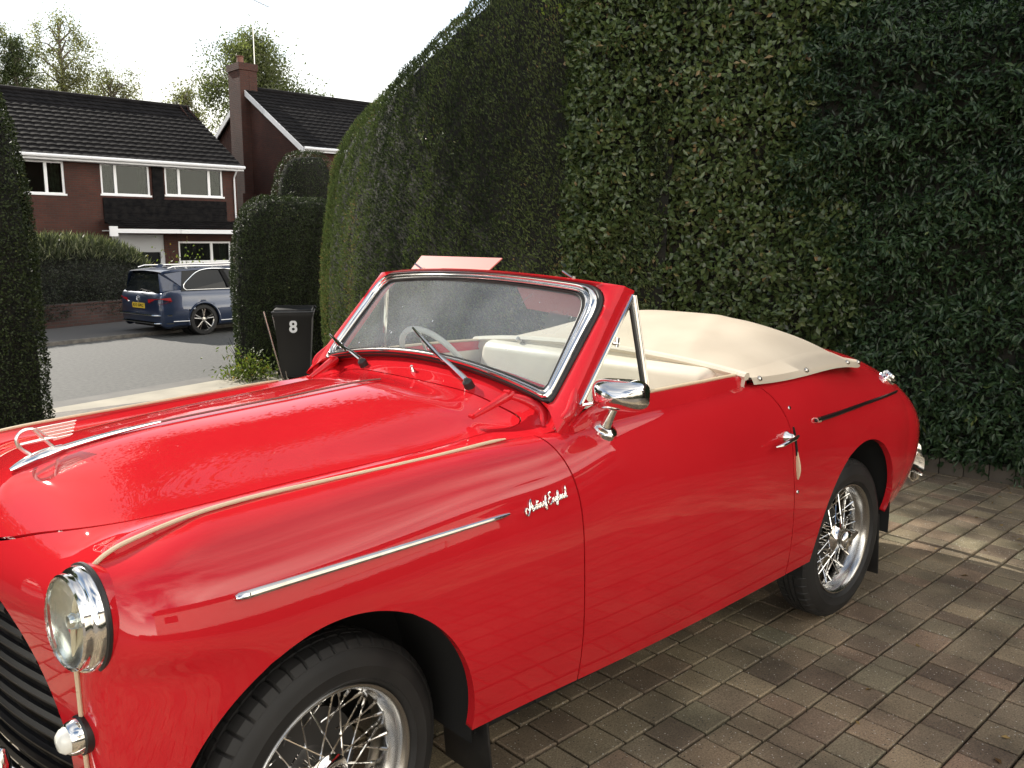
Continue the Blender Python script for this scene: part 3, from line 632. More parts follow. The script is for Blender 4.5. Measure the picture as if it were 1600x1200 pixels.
# body-coloured frame: outer outline to seal
def wsframe():
    n = 200; ys = []; P0 = []; P1 = []
    P0 = resample(ws_outline(.592, .577, .0, 1.03, .085), n); y, b = P0[:, 0], P0[:, 1]; sg = np.sign(y)
    f = np.clip((np.abs(y)-.44)/.09, 0, 1)**1.2; yo = .657-.046*np.clip(b, 0, 1.05); O = P0.copy()
    O[:, 0] = y+(sg*yo-y)*f; g = np.clip((b-.86)/.14, 0, 1); O[:, 1] = b+(1.062-b)*g; lo = np.clip((.06-b)/.06, 0, 1); O[:, 1] = O[:, 1]-.16*lo*np.clip((np.abs(y)-.54)/.04, 0, 1)
    rows = [WSP(P0[:, 0], P0[:, 1], -.012), WSP(P0[:, 0], P0[:, 1], .004), WSP(P0[:, 0]*.6+O[:, 0]*.4, P0[:, 1]*.6+O[:, 1]*.4, .012), WSP(O[:, 0]*.97+P0[:, 0]*.03, O[:, 1]*.97+P0[:, 1]*.03, .006)]
    o = WSP(O[:, 0], O[:, 1], -.002); rows.append(o); rows.append(o+np.array([.034, 0, -.010])); i_ = WSP(P0[:, 0], P0[:, 1], 0)+np.array([.045, 0, -.020]); rows.append(i_); rows.append(i_*.5+rows[0]*.5)
    G = np.array(rows); G = np.concatenate([G, G[:, :1]], 1); return G
mb = MB(); mb.grid(wsframe()); mb.build('windscreen_frame', PAINT, ws, sharp=40)
# A-pillar feet blending into the scuttle
for s in (-1, 1):
    mb = MB(); q = [WSP(s*.625, .30, .0), WSP(s*.640, .14, .0), WSP(s*.652, .0, -.002), np.array([.748, s*.636, 1.030]), np.array([.732, s*.615, .985]), np.array([.72, s*.59, .94])]
    q = smooth_line(q, 20); mb.tube(q, np.r_[np.linspace(.004, .016, 8), np.linspace(.016, .017, 7), np.linspace(.016, .008, 5)], 14, flat=.9); mb.build('pillar_foot', PAINT, ws)
# header catches and sun visors
for y in (.33, -.40):
    mb = MB(); p = WSP(y, 1.06)+[.012, 0, 0]; mb.tube([p+[0, -.03, .0], p+[0, -.01, .008], p+[-.006, .014, .022]], .0035, 6); mb.tube([p+[0, -.028, -.008], p+[0, -.028, .008]], .006, 8); mb.build('hood_catch', DCHROME, ws)
VIS = mat('visor_red', (.50, .13, .11), .6)
mb = MB(); M = frame((1.075, .225, 1.42), (-.62, 0, .78), (0, 1, 0)); mb.prism([(-.230, -.040), (.225, -.040), (.205, .052), (-.215, .052)][::-1], -.002, .002, Matrix(((0, 1, 0, 1.045), (1, 0, 0, .235), (0, 0, 1, 0), (0, 0, 0, 1))) if False else M)
o = mb.build('sun_visor', VIS, ws, smooth=False)
mb = MB(); mb.box(-.11, .10, -.002, .002, -.055, .055, frame((1.045, -.34, 1.335), (.55, 0, 1), (0, 1, 0)), .002)
mb = MB(); mb.add([(1.02, -.56, 1.345), (1.02, -.16, 1.372), (1.075, -.16, 1.285), (1.075, -.56, 1.262), (1.023, -.56, 1.348), (1.023, -.16, 1.375), (1.078, -.16, 1.288), (1.078, -.56, 1.265)], [(0, 1, 2, 3), (7, 6, 5, 4), (0, 4, 5, 1), (1, 5, 6, 2), (2, 6, 7, 3), (3, 7, 4, 0)]); mb.build('sun_visor', VIS, ws, smooth=False)
# wipers
for (sp, tip, back) in (((.722, -.280, 1.090), (.808, .090, 1.214), 0), ((.722, .280, 1.090), (.800, .600, 1.150), 0)):
    wp = empty('wiper'); wp.parent = car; wp.matrix_parent_inverse = CI
    sp = np.array(sp); tip = np.array(tip); m_ = sp*.45+tip*.55+[-.022, 0, .012]
    mb = MB(); mb.lathe([(.016, -.02), (.015, .008), (.010, .014), (.0001, .018)], 16, frame(sp, (-.5, 0, .8))); mb.build('spindle', RUBBER, wp)
    mb = MB(); mb.tube([sp+[-.008, 0, .014], sp*.8+tip*.2+[-.016, 0, .018], m_], [.009, .0075, .0055], 8, flat=.7); mb.build('wiper_arm', CHROME, wp)
    dd = (tip-sp)/np.linalg.norm(tip-sp); mb = MB(); a_ = m_-dd*.085; b_ = tip+[-.012, 0, .006]; mb.tube([a_, m_, b_], [.004, .0085, .004], 8); mb.build('wiper_blade', CHROME, wp)
    mb = MB(); mb.tube([a_+[.006, 0, -.004], m_+[.007, 0, -.005], b_+[.006, 0, -.004]], .003, 6); mb.build('blade_rubber', RUBBER, wp)
mb = MB(); mb.lathe([(.008, 0), (.006, .008), (.004, .014), (.006, .018), (.0001, .022)], 12, frame((.728, 0, 1.094), (-.3, 0, 1))); fix_parent(P3('washer_jet', mb, CHROME))
# ------------------------------------------------------------------ cockpit
mb = MB(); G = np.zeros((6, 30, 3))
for j, y in enumerate(np.linspace(-.62, .62, 30)):
    q = (abs(y)/.6)**2
    for i, (dx, dz) in enumerate(((.0, .0), (.05, .004), (.13, -.008), (.17, -.03), (.175, -.10), (.16, -.22))): G[i, j] = (.785+dx-.01*q, y, 1.122-.068*q+dz)
mb.grid(G); fix_parent(P3('dashboard', mb, mat('dash_cream', (.60, .58, .50), .4, Coat_Weight=.3)))
def cushion(x0, x1, y0, y1, z0, z1, M=None, r=.06, flute=0):
    bm = bmesh.new(); bmesh.ops.create_cube(bm, size=1)
    for q in bm.verts: q.co = Vector(((x0+x1)/2+q.co.x*(x1-x0), (y0+y1)/2+q.co.y*(y1-y0), (z0+z1)/2+q.co.z*(z1-z0)))
    bmesh.ops.bevel(bm, geom=list(bm.edges), offset=r, segments=6, affect='EDGES', profile=0.5); bm.verts.index_update()
    v = [tuple(M @ q.co if M else q.co) for q in bm.verts]; f = [[w.index for w in p.verts] for p in bm.faces]; bm.free(); return MB().add(v, f)
def seat(yc_):
    st = empty('seat'); st.parent = car; st.matrix_parent_inverse = CI
    cushion(1.0, 1.50, yc_-.27, yc_+.27, .52, .68, None, .06).build('seat_cushion', CREAM, st)
    M = Matrix.Translation((1.46, yc_, .62)) @ Matrix.Rotation(rad(13), 4, 'Y')
    cushion(-.055, .065, -.275, .275, 0, .475, M, .052).build('backrest', CREAM, st)
    return st
seat(-.31); seat(.31)
mb = cushion(1.62, 2.0, -.56, .56, .60, .72, None, .05); fix_parent(P3('rear_seat', mb, CREAM))
# steering wheel (far side, right hand drive)
sw = empty('steering_wheel'); sw.parent = car; sw.matrix_parent_inverse = CI
M = frame((1.10, .34, 1.015), (.86, 0, .51)); n = 48
rp = [tuple(M @ Vector((.195*math.cos(t), .195*math.sin(t), 0))) for t in np.linspace(0, 2*math.pi, n+1)[:-1]]
MB().tube(rp, .011, 10, closed=True).build('wheel_rim', mat('ivory_rim', (.62, .60, .54), .3, Coat_Weight=.5), sw)
mb = MB()
for a_ in (0, 2.1, 4.2):
    for d in (-.05, 0, .05): mb.tube([tuple(M @ Vector((.03*math.cos(a_), .03*math.sin(a_), -.02))), tuple(M @ Vector((.19*math.cos(a_+d), .19*math.sin(a_+d), 0)))], .0022, 5)
mb.build('spoke', CHROME, sw); MB().lathe([(.04, -.05), (.042, -.01), (.03, .01), (.0001, .016)], 20, M).build('horn_boss', CREAM, sw)
MB().tube([tuple(M @ Vector((0, 0, -.03))), tuple(M @ Vector((0, 0, -.40)))], .02, 10).build('column', BLACK, sw)
# folded hood under a cream cover
def cover():
    xs = np.linspace(1.585, 2.48, 60); G = np.zeros((60, 81, 3))
    fH = CS([(1.585, .012), (1.68, .050), (1.80, .082), (1.98, .112), (2.15, .124), (2.30, .096), (2.41, .055), (2.48, .012)])
    fze = CS([(1.585, 1.058), (1.75, 1.050), (2.0, 1.052), (2.3, 1.046), (2.45, 1.030), (2.6, 1.045)])
    for i, x in enumerate(xs):
        ye = .685-.012*max(0, (x-1.585)) - (.10*max(0, (x-2.25)/.35)**2.2); cz = 1.052+.03*(1 if x < 2.4 else 1)
        for j in range(81):
            t = -1+2*j/80; y = ye*t; at = abs(t); h = fH(np.array(x))*(1-at**3.2)+.028*(1-at**2)*1
            G[i, j] = (x+.05*(at**2)*max(0, (x-2.1))*-1, y, fze(np.array(x))+h)
    # slack and creases
    for i in range(60):
        for j in range(81):
            t = -1+2*j/80; w = (1-abs(t)**4)*min(1, i/6, (59-i)/6); x, y = G[i, j, 0], G[i, j, 1]
            G[i, j, 2] += w*(.0045*math.sin(9*x+5*y+1)*math.cos(7*y-3*x)+.0013*math.sin(23*x-11*y)+.0008*math.sin(31*y+13*x+2)+.0035*math.exp(-((y+.33-.4*(x-1.8))/.045)**2)-.002*math.exp(-((x-2.15-.35*abs(y))/.07)**2))
    return G
cv = empty('hood_cover'); cv.parent = car; cv.matrix_parent_inverse = CI
G = cover(); mb = MB(); mb.grid(G); mb.build('cover_top', CANVAS, cv, sharp=None)
for s, j in ((-1, 0), (1, 80)):
    mb = MB(); e = G[:, j].copy(); e2 = G[:, j+(4 if s < 0 else -4)].copy(); rows = []
    p0 = e2+[0, 0, .003]; p1 = e+[0, s*.008, .008]; p2 = e+[0, s*.016, -.004]; p3 = e+[0, s*.020, -.014]
    mb.grid(np.array([p0, p1, p2, p3, p3+[0, -s*.004, -.001]])); mb.build('cover_hem', CANVAS, cv)
    for k in (3, 24, 46, 57):
        MB().lathe([(.010, 0), (.009, .003), (.005, .005), (.0001, .006)], 12, frame(p1[k]*.5+p2[k]*.5+[0, s*.002, .002], (0, s*.8, .6))).build('snap_fastener', DCHROME, cv)
# rolled front edge of the cover and cream flap round the cockpit
fr = G[0].copy(); mb = MB(); fr2 = fr+[-.012, 0, .012]; mb.tube(fr2[::2], .017, 8, flat=.8)
mb.grid(np.array([fr2+[-.005, 0, 0], fr2+[-.014, 0, -.03], fr2+[.0, 0, -.075], fr2+[.03, 0, -.12], fr2+[.05, 0, -.30]])); mb.build('cover_front_roll', CREAM, cv)
mb = MB(); mb.tube([(1.60, .34, 1.03), (1.57, .36, 1.075), (1.54, .38, 1.105)], [.016, .014, .02], 8, flat=.5); mb.build('hood_lever', DCHROME, cv)
# piping tails behind the cover, petrol cap, rear lamp, bumpers
for s in (-1, 1):
    pts = [side_xz(x, z, s, .004)[0] for x, z in ((2.40, 1.020), (2.48, 1.012), (2.56, 1.0))]
    mb = MB(); mb.tube(pts, [.004, .006, .008], 8); fix_parent(P3('cream_piping_strip', mb, BEAD))
mb = MB(); p, nn = side_xz(2.735, .935, -1, 0); M = frame(p, nn); mb.lathe([(.040, -.004), (.040, .006), (.032, .010)], 28, M); mb.lathe([(.032, .008), (.033, .020), (.026, .030), (.0001, .034)], 28, M); fix_parent(P3('petrol_cap', mb, CHROME))
mb = MB(); mb.lathe([(.03, 0), (.028, .025), (.012, .04), (.0001, .042)], 16, frame((2.72, .12, 1.045), (.1, 0, 1))); mb.box(2.64, 2.78, .09, .15, 1.03, 1.066, None, .01); fix_parent(P3('boot_handle', mb, mat('red_lens', (.55, .01, .01), .1, Coat_Weight=1)))
def bumper(xf, sgx, z, nm, hw, yo):
    ys = np.linspace(-hw, hw, 50); q = np.abs(ys/.74); xs = xf-sgx*(.10*q**2+.16*q**8)
    prof = [(0, -.045), (.012, -.04), (.020, -.015), (.020, .015), (.012, .04), (0, .045)]
    rows = [np.stack([xs+sgx*(px), ys, np.full(50, z+pz)], 1) for px, pz in prof]; mb = MB(); mb.grid(np.array(rows)); o = fix_parent(P3(nm, mb, CHROME))
    for y in (-yo, yo):
        m2 = MB(); n = 18; c_ = np.array([xf-sgx*(.10*(abs(y)/.74)**2)+sgx*.018, y, z])
        m2.tube([c_+[0, 0, -.10], c_+[sgx*.012, 0, -.085], c_+[sgx*.024, 0, -.02], c_+[sgx*.024, 0, .03], c_+[sgx*.012, 0, .085], c_+[0, 0, .105]], [.006, .026, .034, .034, .026, .006], 16); P3('overrider', m2, CHROME, o)
        if sgx < 0: continue
        m3 = MB(); m3.box(min(c_[0]-sgx*.10, c_[0]-sgx*.02), max(c_[0]-sgx*.10, c_[0]-sgx*.02), y*.8-.02, y*.8+.02, z-.02, z+.02); P3('bumper_iron', m3, BLACK, o)
    return o
bumper(-.60, -1, .485, 'front_bumper', .70, .50); bumper(3.40, 1, .44, 'rear_bumper', .62, .55)
# ------------------------------------------------------------------ wire wheels
spoke_mesh = {}
def spoke(kind):
    if kind in spoke_mesh: return spoke_mesh[kind]
    mb = MB()
    if kind == 'a': a_, b_ = Vector((.056, 0, .034)), Vector((.192*math.cos(.62), .192*math.sin(.62), -.012))
    if kind == 'b': a_, b_ = Vector((.056, 0, .034)), Vector((.192*math.cos(-.62), .192*math.sin(-.62), -.012))
    if kind == 'c': a_, b_ = Vector((.066, 0, -.060)), Vector((.196*math.cos(.50), .196*math.sin(.50), .020))
    if kind == 'd': a_, b_ = Vector((.066, 0, -.060)), Vector((.196*math.cos(-.50), .196*math.sin(-.50), .020))
    d = (b_-a_).normalized(); L = (b_-a_).length
    mb.tube([a_, a_+d*(L-.022), a_+d*(L-.021), b_], [.0023, .0023, .0040, .0044], 6); me = mesh(mb.v, mb.f, True, 40); me.materials.append(CHROME); spoke_mesh[kind] = me; return me
RIMM = mat('rim_chrome', (.55, .54, .52), .24, 1.0)
def wheel(cx, y, s, steer, spokes=True):
    w = empty('wheel', (cx-1.3, y, .325)); w.parent = car; w.rotation_euler = (0, 0, steer)
    M = Matrix(((1, 0, 0, 0), (0, 0, s, 0), (0, 1, 0, 0), (0, 0, 0, 1)))     # wheel axis: local z -> outward (s*y)
    prof = [(.221, -.050), (.226, -.062), (.236, -.072), (.255, -.080), (.285, -.078), (.308, -.066), (.3215, -.053), (.3255, -.040), (.3255, -.024), (.319, -.023), (.319, -.019), (.326, -.018), (.3265, -.003), (.320, -.002), (.320, .002), (.3265, .003), (.326, .018), (.319, .019), (.319, .023), (.3255, .024), (.3255, .040), (.3215, .053), (.308, .066), (.3065, .0665), (.3055, .0655), (.304, .067), (.285, .078), (.270, .0802), (.268, .0812), (.266, .0806), (.240, .0775), (.2385, .0785), (.237, .077), (.232, .072), (.2265, .064), (.221, .050)]
    n = 480; v = []
    for i, (r, h) in enumerate(prof):
        sh = (abs(h) > .022 and abs(h) < .060 and r > .305) ; mid = abs(h) < .0185 and r > .325
        for k in range(n):
            t = 2*math.pi*k/n; rr = r
            if sh and (k % 9) == 0: rr -= .007
            if mid and ((k+3) % 9) == 0: rr -= .003
            v.append((rr*math.cos(t), rr*math.sin(t), h))
    m_ = len(prof); mb = MB(); mb.add(mb.xf(M, v), [(i*n+k, i*n+(k+1) % n, (i+1)*n+(k+1) % n, (i+1)*n+k) for i in range(m_-1) for k in range(n)])
    mb.build('tyre', TYRE, w, sharp=28)
    mb = MB(); mb.lathe([(.2215, .050), (.2262, .060), (.2262, .066), (.2235, .0690), (.2190, .0680), (.2135, .0630), (.2095, .054), (.206, .044), (.2035, .030), (.199, .024), (.1945, .010), (.1945, -.018), (.199, -.03), (.206, -.048), (.2235, -.060)], 72, M); mb.build('rim', RIMM, w)
    mb = MB(); mb.lathe([(.052, -.09), (.070, -.085), (.070, -.055), (.058, -.045), (.050, -.02), (.047, .02), (.052, .028), (.060, .031), (.060, .037), (.052, .042), (.044, .050), (.040, .062), (.040, .066)], 40, M); mb.build('hub', CHROME, w)
    mb = MB(); mb.lathe([(.039, .062), (.038, .078), (.034, .086), (.024, .092), (.0001, .094)], 32, M)
    for a_ in (0.5, 0.5+math.pi):
        R_ = Matrix.Rotation(a_, 4, 'Z'); pts = [(.018, -.014), (.050, -.012), (.072, -.007), (.077, 0), (.072, .007), (.050, .012), (.018, .014)]
        mb.prism(pts, .078, .088, M @ R_ @ Matrix.Rotation(rad(-12), 4, 'Y'))
    mb.build('wheel_nut', CHROME, w, sharp=50)
    mb = MB(); mb.lathe([(.0001, -.075), (.135, -.075), (.14, -.065), (.14, -.035), (.0001, -.030)], 40, M); mb.build('brake_drum', mat('brake_drum', (.03, .028, .026), .6), w)
    if spokes:
        for k in range(12):
            for kind, ph in (('a', 0), ('b', math.pi/12), ('c', .1), ('d', .1+math.pi/12)):
                o = bpy.data.objects.new('spoke', spoke(kind)); COL.objects.link(o); o.parent = w; o.matrix_local = M @ Matrix.Rotation(2*math.pi*k/12+ph, 4, 'Z')
    return w
wheel(0, -.608, -1, -rad(-8.0)*-1*-1 if False else rad(8.0)); wheel(0, .608, 1, rad(8.0), False); wheel(2.35, -.625, -1, 0); wheel(2.35, .625, 1, 0, False)
# ------------------------------------------------------------------ terrain, driveway, road
def Gz(y):
    t = np.clip((np.asarray(y, float)-2.2)/(9.2-2.2), 0, 1); return -.56*t*t*(3-2*t)*.35-.56*.65*t
SOIL = mat('soil', (.045, .035, .025), .95); noise_col(SOIL, (.03, .024, .017), (.075, .06, .04), 6, 8, bump=.6, bscale=40, dist=.02)
ys_ = np.r_[-300, -60, -20, np.linspace(-10, 20, 61), 40, 100, 400]; xs_ = np.r_[-300, -60, -20, np.linspace(-10, 20, 13), 60, 400]
G = np.array([[(x, y, float(Gz(y))-.035) for y in ys_] for x in xs_]); mb = MB(); mb.grid(G)
tag(mb.build('ground', SOIL), kind='structure')
# block paving: staggered courses running along the car, random block lengths, chamfered edges
PAV = mat('block_paving', (.12, .1, .085), .72)
def _pav():
    t = PAV.node_tree; b = bs(PAV); at = N(t, 'ShaderNodeAttribute'); at.attribute_name = 'tone'; tcn = N(t, 'ShaderNodeTexCoord')
    rp = N(t, 'ShaderNodeValToRGB'); e = rp.color_ramp.elements; e[0].position = 0; e[0].color = (.17, .125, .085, 1); e[1].position = 1; e[1].color = (.31, .24, .15, 1)
    for p, c in ((.3, (.22, .175, .115)), (.55, (.25, .20, .125)), (.72, (.26, .18, .12)), (.86, (.20, .18, .115))):
        q = rp.color_ramp.elements.new(p); q.color = (*c, 1)
    t.links.new(at.outputs['Fac'], rp.inputs[0])
    n1 = N(t, 'ShaderNodeTexNoise'); n1.inputs['Scale'].default_value = 190; n1.inputs['Detail'].default_value = 3; t.links.new(tcn.outputs['Object'], n1.inputs['Vector'])
    n2 = N(t, 'ShaderNodeTexNoise'); n2.inputs['Scale'].default_value = 3.5; n2.inputs['Detail'].default_value = 8; t.links.new(tcn.outputs['Object'], n2.inputs['Vector'])
    m1 = N(t, 'ShaderNodeMapRange'); m1.inputs[1].default_value = .3; m1.inputs[2].default_value = .7; m1.inputs[3].default_value = .6; m1.inputs[4].default_value = 1.35; t.links.new(n1.outputs[0], m1.inputs[0])
    m2 = N(t, 'ShaderNodeMapRange'); m2.inputs[1].default_value = .3; m2.inputs[2].default_value = .7; m2.inputs[3].default_value = .5; m2.inputs[4].default_value = 1.25; t.links.new(n2.outputs[0], m2.inputs[0])
    mm = N(t, 'ShaderNodeMath', operation='MULTIPLY'); t.links.new(m1.outputs[0], mm.inputs[0]); t.links.new(m2.outputs[0], mm.inputs[1])
    sc = N(t, 'ShaderNodeVectorMath', operation='SCALE'); t.links.new(rp.outputs[0], sc.inputs[0]); t.links.new(mm.outputs[0], sc.inputs['Scale'])
    vo = N(t, 'ShaderNodeTexVoronoi'); vo.inputs['Scale'].default_value = 95; t.links.new(tcn.outputs['Object'], vo.inputs['Vector'])     # pale and dark aggregate
    gt = N(t, 'ShaderNodeSeparateXYZ'); t.links.new(vo.outputs['Color'], gt.inputs[0])
    w1 = N(t, 'ShaderNodeMath', operation='LESS_THAN'); w1.inputs[1].default_value = .20; t.links.new(vo.outputs['Distance'], w1.inputs[0])
    w2 = N(t, 'ShaderNodeMath', operation='GREATER_THAN'); w2.inputs[1].default_value = .74; t.links.new(gt.outputs[0], w2.inputs[0]); w3 = N(t, 'ShaderNodeMath', operation='MULTIPLY'); t.links.new(w1.outputs[0], w3.inputs[0]); t.links.new(w2.outputs[0], w3.inputs[1])
    x1 = N(t, 'ShaderNodeMix', data_type='RGBA'); t.links.new(w3.outputs[0], x1.inputs[0]); t.links.new(sc.outputs[0], x1.inputs[6]); x1.inputs[7].default_value = (.55, .53, .47, 1)
    d2_ = N(t, 'ShaderNodeMath', operation='LESS_THAN'); d2_.inputs[1].default_value = .22; t.links.new(gt.outputs[1], d2_.inputs[0]); d3 = N(t, 'ShaderNodeMath', operation='MULTIPLY'); t.links.new(w1.outputs[0], d3.inputs[0]); t.links.new(d2_.outputs[0], d3.inputs[1])
    x2 = N(t, 'ShaderNodeMix', data_type='RGBA'); t.links.new(d3.outputs[0], x2.inputs[0]); t.links.new(x1.outputs[2], x2.inputs[6]); x2.inputs[7].default_value = (.02, .02, .018, 1)
    t.links.new(x2.outputs[2], b.inputs['Base Color']); bp = N(t, 'ShaderNodeBump'); bp.inputs['Strength'].default_value = .5; bp.inputs['Distance'].default_value = .002; t.links.new(n1.outputs[0], bp.inputs['Height']); t.links.new(bp.outputs[0], b.inputs['Normal'])
_pav()
def paving(x0, x1, y0, y1, cw=.1395, yoff=-.818):
    V = []; F = []; T = []; g = .0042; ch = .004; h = .022
    k = math.floor((y0-yoff)/cw)
    while yoff+k*cw < y1:
        ya, yb_ = yoff+k*cw, yoff+(k+1)*cw; x = x0-random.random()*.2
        while x < x1:
            L = random.choice((.092, .118, .14, .14, .168)) ; a, b = x+g, x+L-g; c, d = ya+g, yb_-g; z = random.uniform(-.0016, .0016); tx = random.uniform(-.0012, .0012); o = len(V)
            j = lambda: random.uniform(-.001, .001)
            base = [(a+j(), c+j()), (b+j(), c+j()), (b+j(), d+j()), (a+j(), d+j())]
            for px_, py_ in base: V.append((px_, py_, z-h))
            for px_, py_ in base: V.append((px_, py_, z-ch))
            for (px_, py_), (sx, sy) in zip(base, ((1, 1), (-1, 1), (-1, -1), (1, -1))): V.append((px_+sx*ch, py_+sy*ch, z+tx*sx))
            F += [(o+8, o+9, o+10, o+11)]+[(o+r*4+i, o+r*4+(i+1) % 4, o+(r+1)*4+(i+1) % 4, o+(r+1)*4+i) for r in (0, 1) for i in range(4)]
            T += [random.random()]*12; x += L
        k += 1
    me = mesh(V, F, False); at = me.attributes.new('tone', 'FLOAT', 'POINT'); at.data.foreach_set('value', T); return me
tag(link('driveway', paving(-3.2, 5.0, -4.6, 2.4), PAV), kind='structure')
JOINT = mat('joint_sand', (.012, .010, .008), 1.0, Specular_IOR_Level=0.0)
mb = MB(); mb.box(-3.25, 5.02, -4.65, 2.42, -.034, -.017); tag(mb.build('driveway_bed', JOINT, smooth=False), kind='structure')
PLAIN = mat('far_paving', (.13, .115, .095), .75); noise_col(PLAIN, (.09, .08, .068), (.165, .14, .115), 14, 6, bump=.3, bscale=60)
mb = MB(); yy = np.linspace(2.42, 9.3, 30); mb.grid(np.array([[(x, y, float(Gz(y))-.012) for y in yy] for x in (-9.0, 4.6)])); tag(mb.build('driveway_slope', PLAIN), kind='structure')
mb = MB(); mb.box(-9, 9, -9.4, -4.65, -.05, -.012); mb.box(-9, -3.25, -4.65, 2.42, -.05, -.012); tag(mb.build('forecourt', PLAIN, smooth=False), kind='structure')
RA = rad(16.5); RO = Vector((2.6, 9.2)); ZR = -.565
def rf(s, d): return (RO.x+s*math.cos(RA)-d*math.sin(RA), RO.y+s*math.sin(RA)+d*math.cos(RA))
def strip(name, d0, d1, z, m, s0=-60, s1=60, h=.1, bend=0):
    mb = MB(); mb.v = [(*rf(s, d), zz) for s in (s0, s1) for d in (d0, d1) for zz in (z-h, z)]
    mb.f = [(0, 1, 3, 2), (4, 6, 7, 5), (0, 4, 5, 1), (2, 3, 7, 6), (0, 2, 6, 4), (1, 5, 7, 3)]; mb.mi = [0]*6
    return tag(mb.build(name, m, smooth=False), kind='structure')
ASPH = mat('asphalt', (.15, .15, .15), .85); noise_col(ASPH, (.088, .089, .085), (.125, .124, .118), 16, 9, .35, .65, bump=.8, bscale=70, dist=.008)
CONC = mat('pavement_concrete', (.34, .31, .26), .8); noise_col(CONC, (.32, .29, .23), (.42, .38, .30), 2.2, 8, bump=.3, bscale=50)
GUT = mat('gutter', (.17, .165, .155), .8); noise_col(GUT, (.11, .105, .098), (.15, .143, .13), 3, 7)
KERB = mat('kerb_stone', (.22, .21, .19), .8); noise_col(KERB, (.12, .11, .10), (.24, .22, .19), 9, 6)
strip('road', .45, 6.0, ZR, ASPH); strip('gutter', .02, .45, ZR+.006, GUT); strip('pavement', -1.5, 0.02, ZR+.02, CONC, h=.12)
strip('kerb', 6.0, 6.13, ZR+.07, KERB, h=.2); strip('far_pavement', 6.13, 9.2, ZR+.068, mat('far_pav', (.12, .115, .11), .85), h=.2)
n = 170; P = np.stack([4.85-np.abs(RNG.normal(size=n))*.9, RNG.uniform(-3.2, 1.2, n), np.full(n, .004)], 1); P[::3, 0] = RNG.uniform(.6, 4.8, len(P[::3])); P[::3, 1] = RNG.uniform(-2.6, -.8, len(P[::3]))
LITTER = [P, n]
# kerb of paving blocks along the hedge foot
kp = smooth_line([(5.28, -3.6), (5.10, -1.2), (4.97, -.25), (4.88, .3), (4.62, 1.4), (4.40, 2.6)], 44)
mb = MB()
for i in range(43):
    a, b = kp[i], kp[i+1]; d = (b-a)/np.linalg.norm(b-a); L = np.linalg.norm(b-a); n_ = np.array([d[1], -d[0]])
    M = Matrix(((d[0], n_[0], 0, (a[0]+b[0])/2), (d[1], n_[1], 0, (a[1]+b[1])/2), (0, 0, 1, 0), (0, 0, 0, 1)))
    mb.box(-L/2+.002, L/2-.002, -.045, .045, -.02, .105+random.uniform(-.004, .004), M, .006)
tag(mb.build('border_kerb', mat('old_kerb_block', (.085, .072, .058), .9)), kind='structure')
# ------------------------------------------------------------------ foliage
def leafmat(name, c0, c1, c2=None, rough=.45, trans=.25, spec=.4):
    m = bpy.data.materials.new(name); m.use_nodes = True; t = m.node_tree; b = bs(m); at = N(t, 'ShaderNodeAttribute'); at.attribute_name = 'tone'
    rp = N(t, 'ShaderNodeValToRGB'); e = rp.color_ramp.elements; e[0].color = (*c0, 1); e[1].color = (*c1, 1)
    if c2: q = rp.color_ramp.elements.new(.93); q.color = (*c1, 1); e[len(e)-1].color = (*c2, 1)
    t.links.new(at.outputs['Fac'], rp.inputs[0]); t.links.new(rp.outputs[0], b.inputs['Base Color']); b.inputs['Roughness'].default_value = rough; b.inputs['Specular IOR Level'].default_value = spec
    o = t.nodes['Material Output']; tl = N(t, 'ShaderNodeBsdfTranslucent'); mx = N(t, 'ShaderNodeMixShader'); mx.inputs[0].default_value = trans
    gm = N(t, 'ShaderNodeVectorMath', operation='MULTIPLY'); gm.inputs[1].default_value = (1.3, 1.5, .7); t.links.new(rp.outputs[0], gm.inputs[0]); t.links.new(gm.outputs[0], tl.inputs[0])
    t.links.new(b.outputs[0], mx.inputs[1]); t.links.new(tl.outputs[0], mx.inputs[2]); t.links.new(mx.outputs[0], o.inputs[0]); return m
def leaves(P, D, Nm, L, W, tone):
    """leaf quads: P base points, D axis, Nm facing, L/W arrays; returns mesh"""
    n = len(P); D = D/np.linalg.norm(D, axis=1)[:, None]; S = np.cross(D, Nm); S /= np.linalg.norm(S, axis=1)[:, None]+1e-9; Q = np.cross(S, D)
    L = L[:, None]; W = W[:, None]
    V = np.empty((n, 4, 3)); V[:, 0] = P; V[:, 1] = P+D*L*.5+S*W*.5+Q*L*.08; V[:, 2] = P+D*L-Q*L*.06; V[:, 3] = P+D*L*.5-S*W*.5+Q*L*.08
    me = bpy.data.meshes.new('leaves'); me.vertices.add(n*4); me.vertices.foreach_set('co', V.astype(np.float32).ravel())
    idx = (np.arange(n)*4)[:, None]; tri = np.concatenate([idx+[0, 1, 2], idx+[0, 2, 3]], 1).ravel()
    me.loops.add(n*6); me.loops.foreach_set('vertex_index', tri.astype(np.int32)); me.polygons.add(n*2); me.polygons.foreach_set('loop_start', (np.arange(n*2)*3).astype(np.int32))
    at = me.attributes.new('tone', 'FLOAT', 'POINT'); at.data.foreach_set('value', np.repeat(np.clip(tone, 0, 1), 4).astype(np.float32)); me.update(calc_edges=True); me.validate(); return me
def fbm(P, s, k=0):                                     # cheap smooth pseudo noise
    v = 0; r = np.random.default_rng(100+k)
    for i in range(5):
        f = s*1.9**i; a = r.normal(size=(3, 3)); a /= np.linalg.norm(a, axis=1)[:, None]; ph = r.uniform(0, 6.28, 3)
        v = v+.6**i*(np.sin(P@a[0]*f+ph[0])+np.sin(P@a[1]*f*1.3+ph[1])*np.sin(P@a[2]*f*.8+ph[2]))
    return v/2.6
def rnd(n): return RNG.normal(size=(n, 3))
TWIG = mat('twigs', (.02, .018, .012), .95); noise_col(TWIG, (.004, .005, .003), (.014, .013, .008), 20, 4)
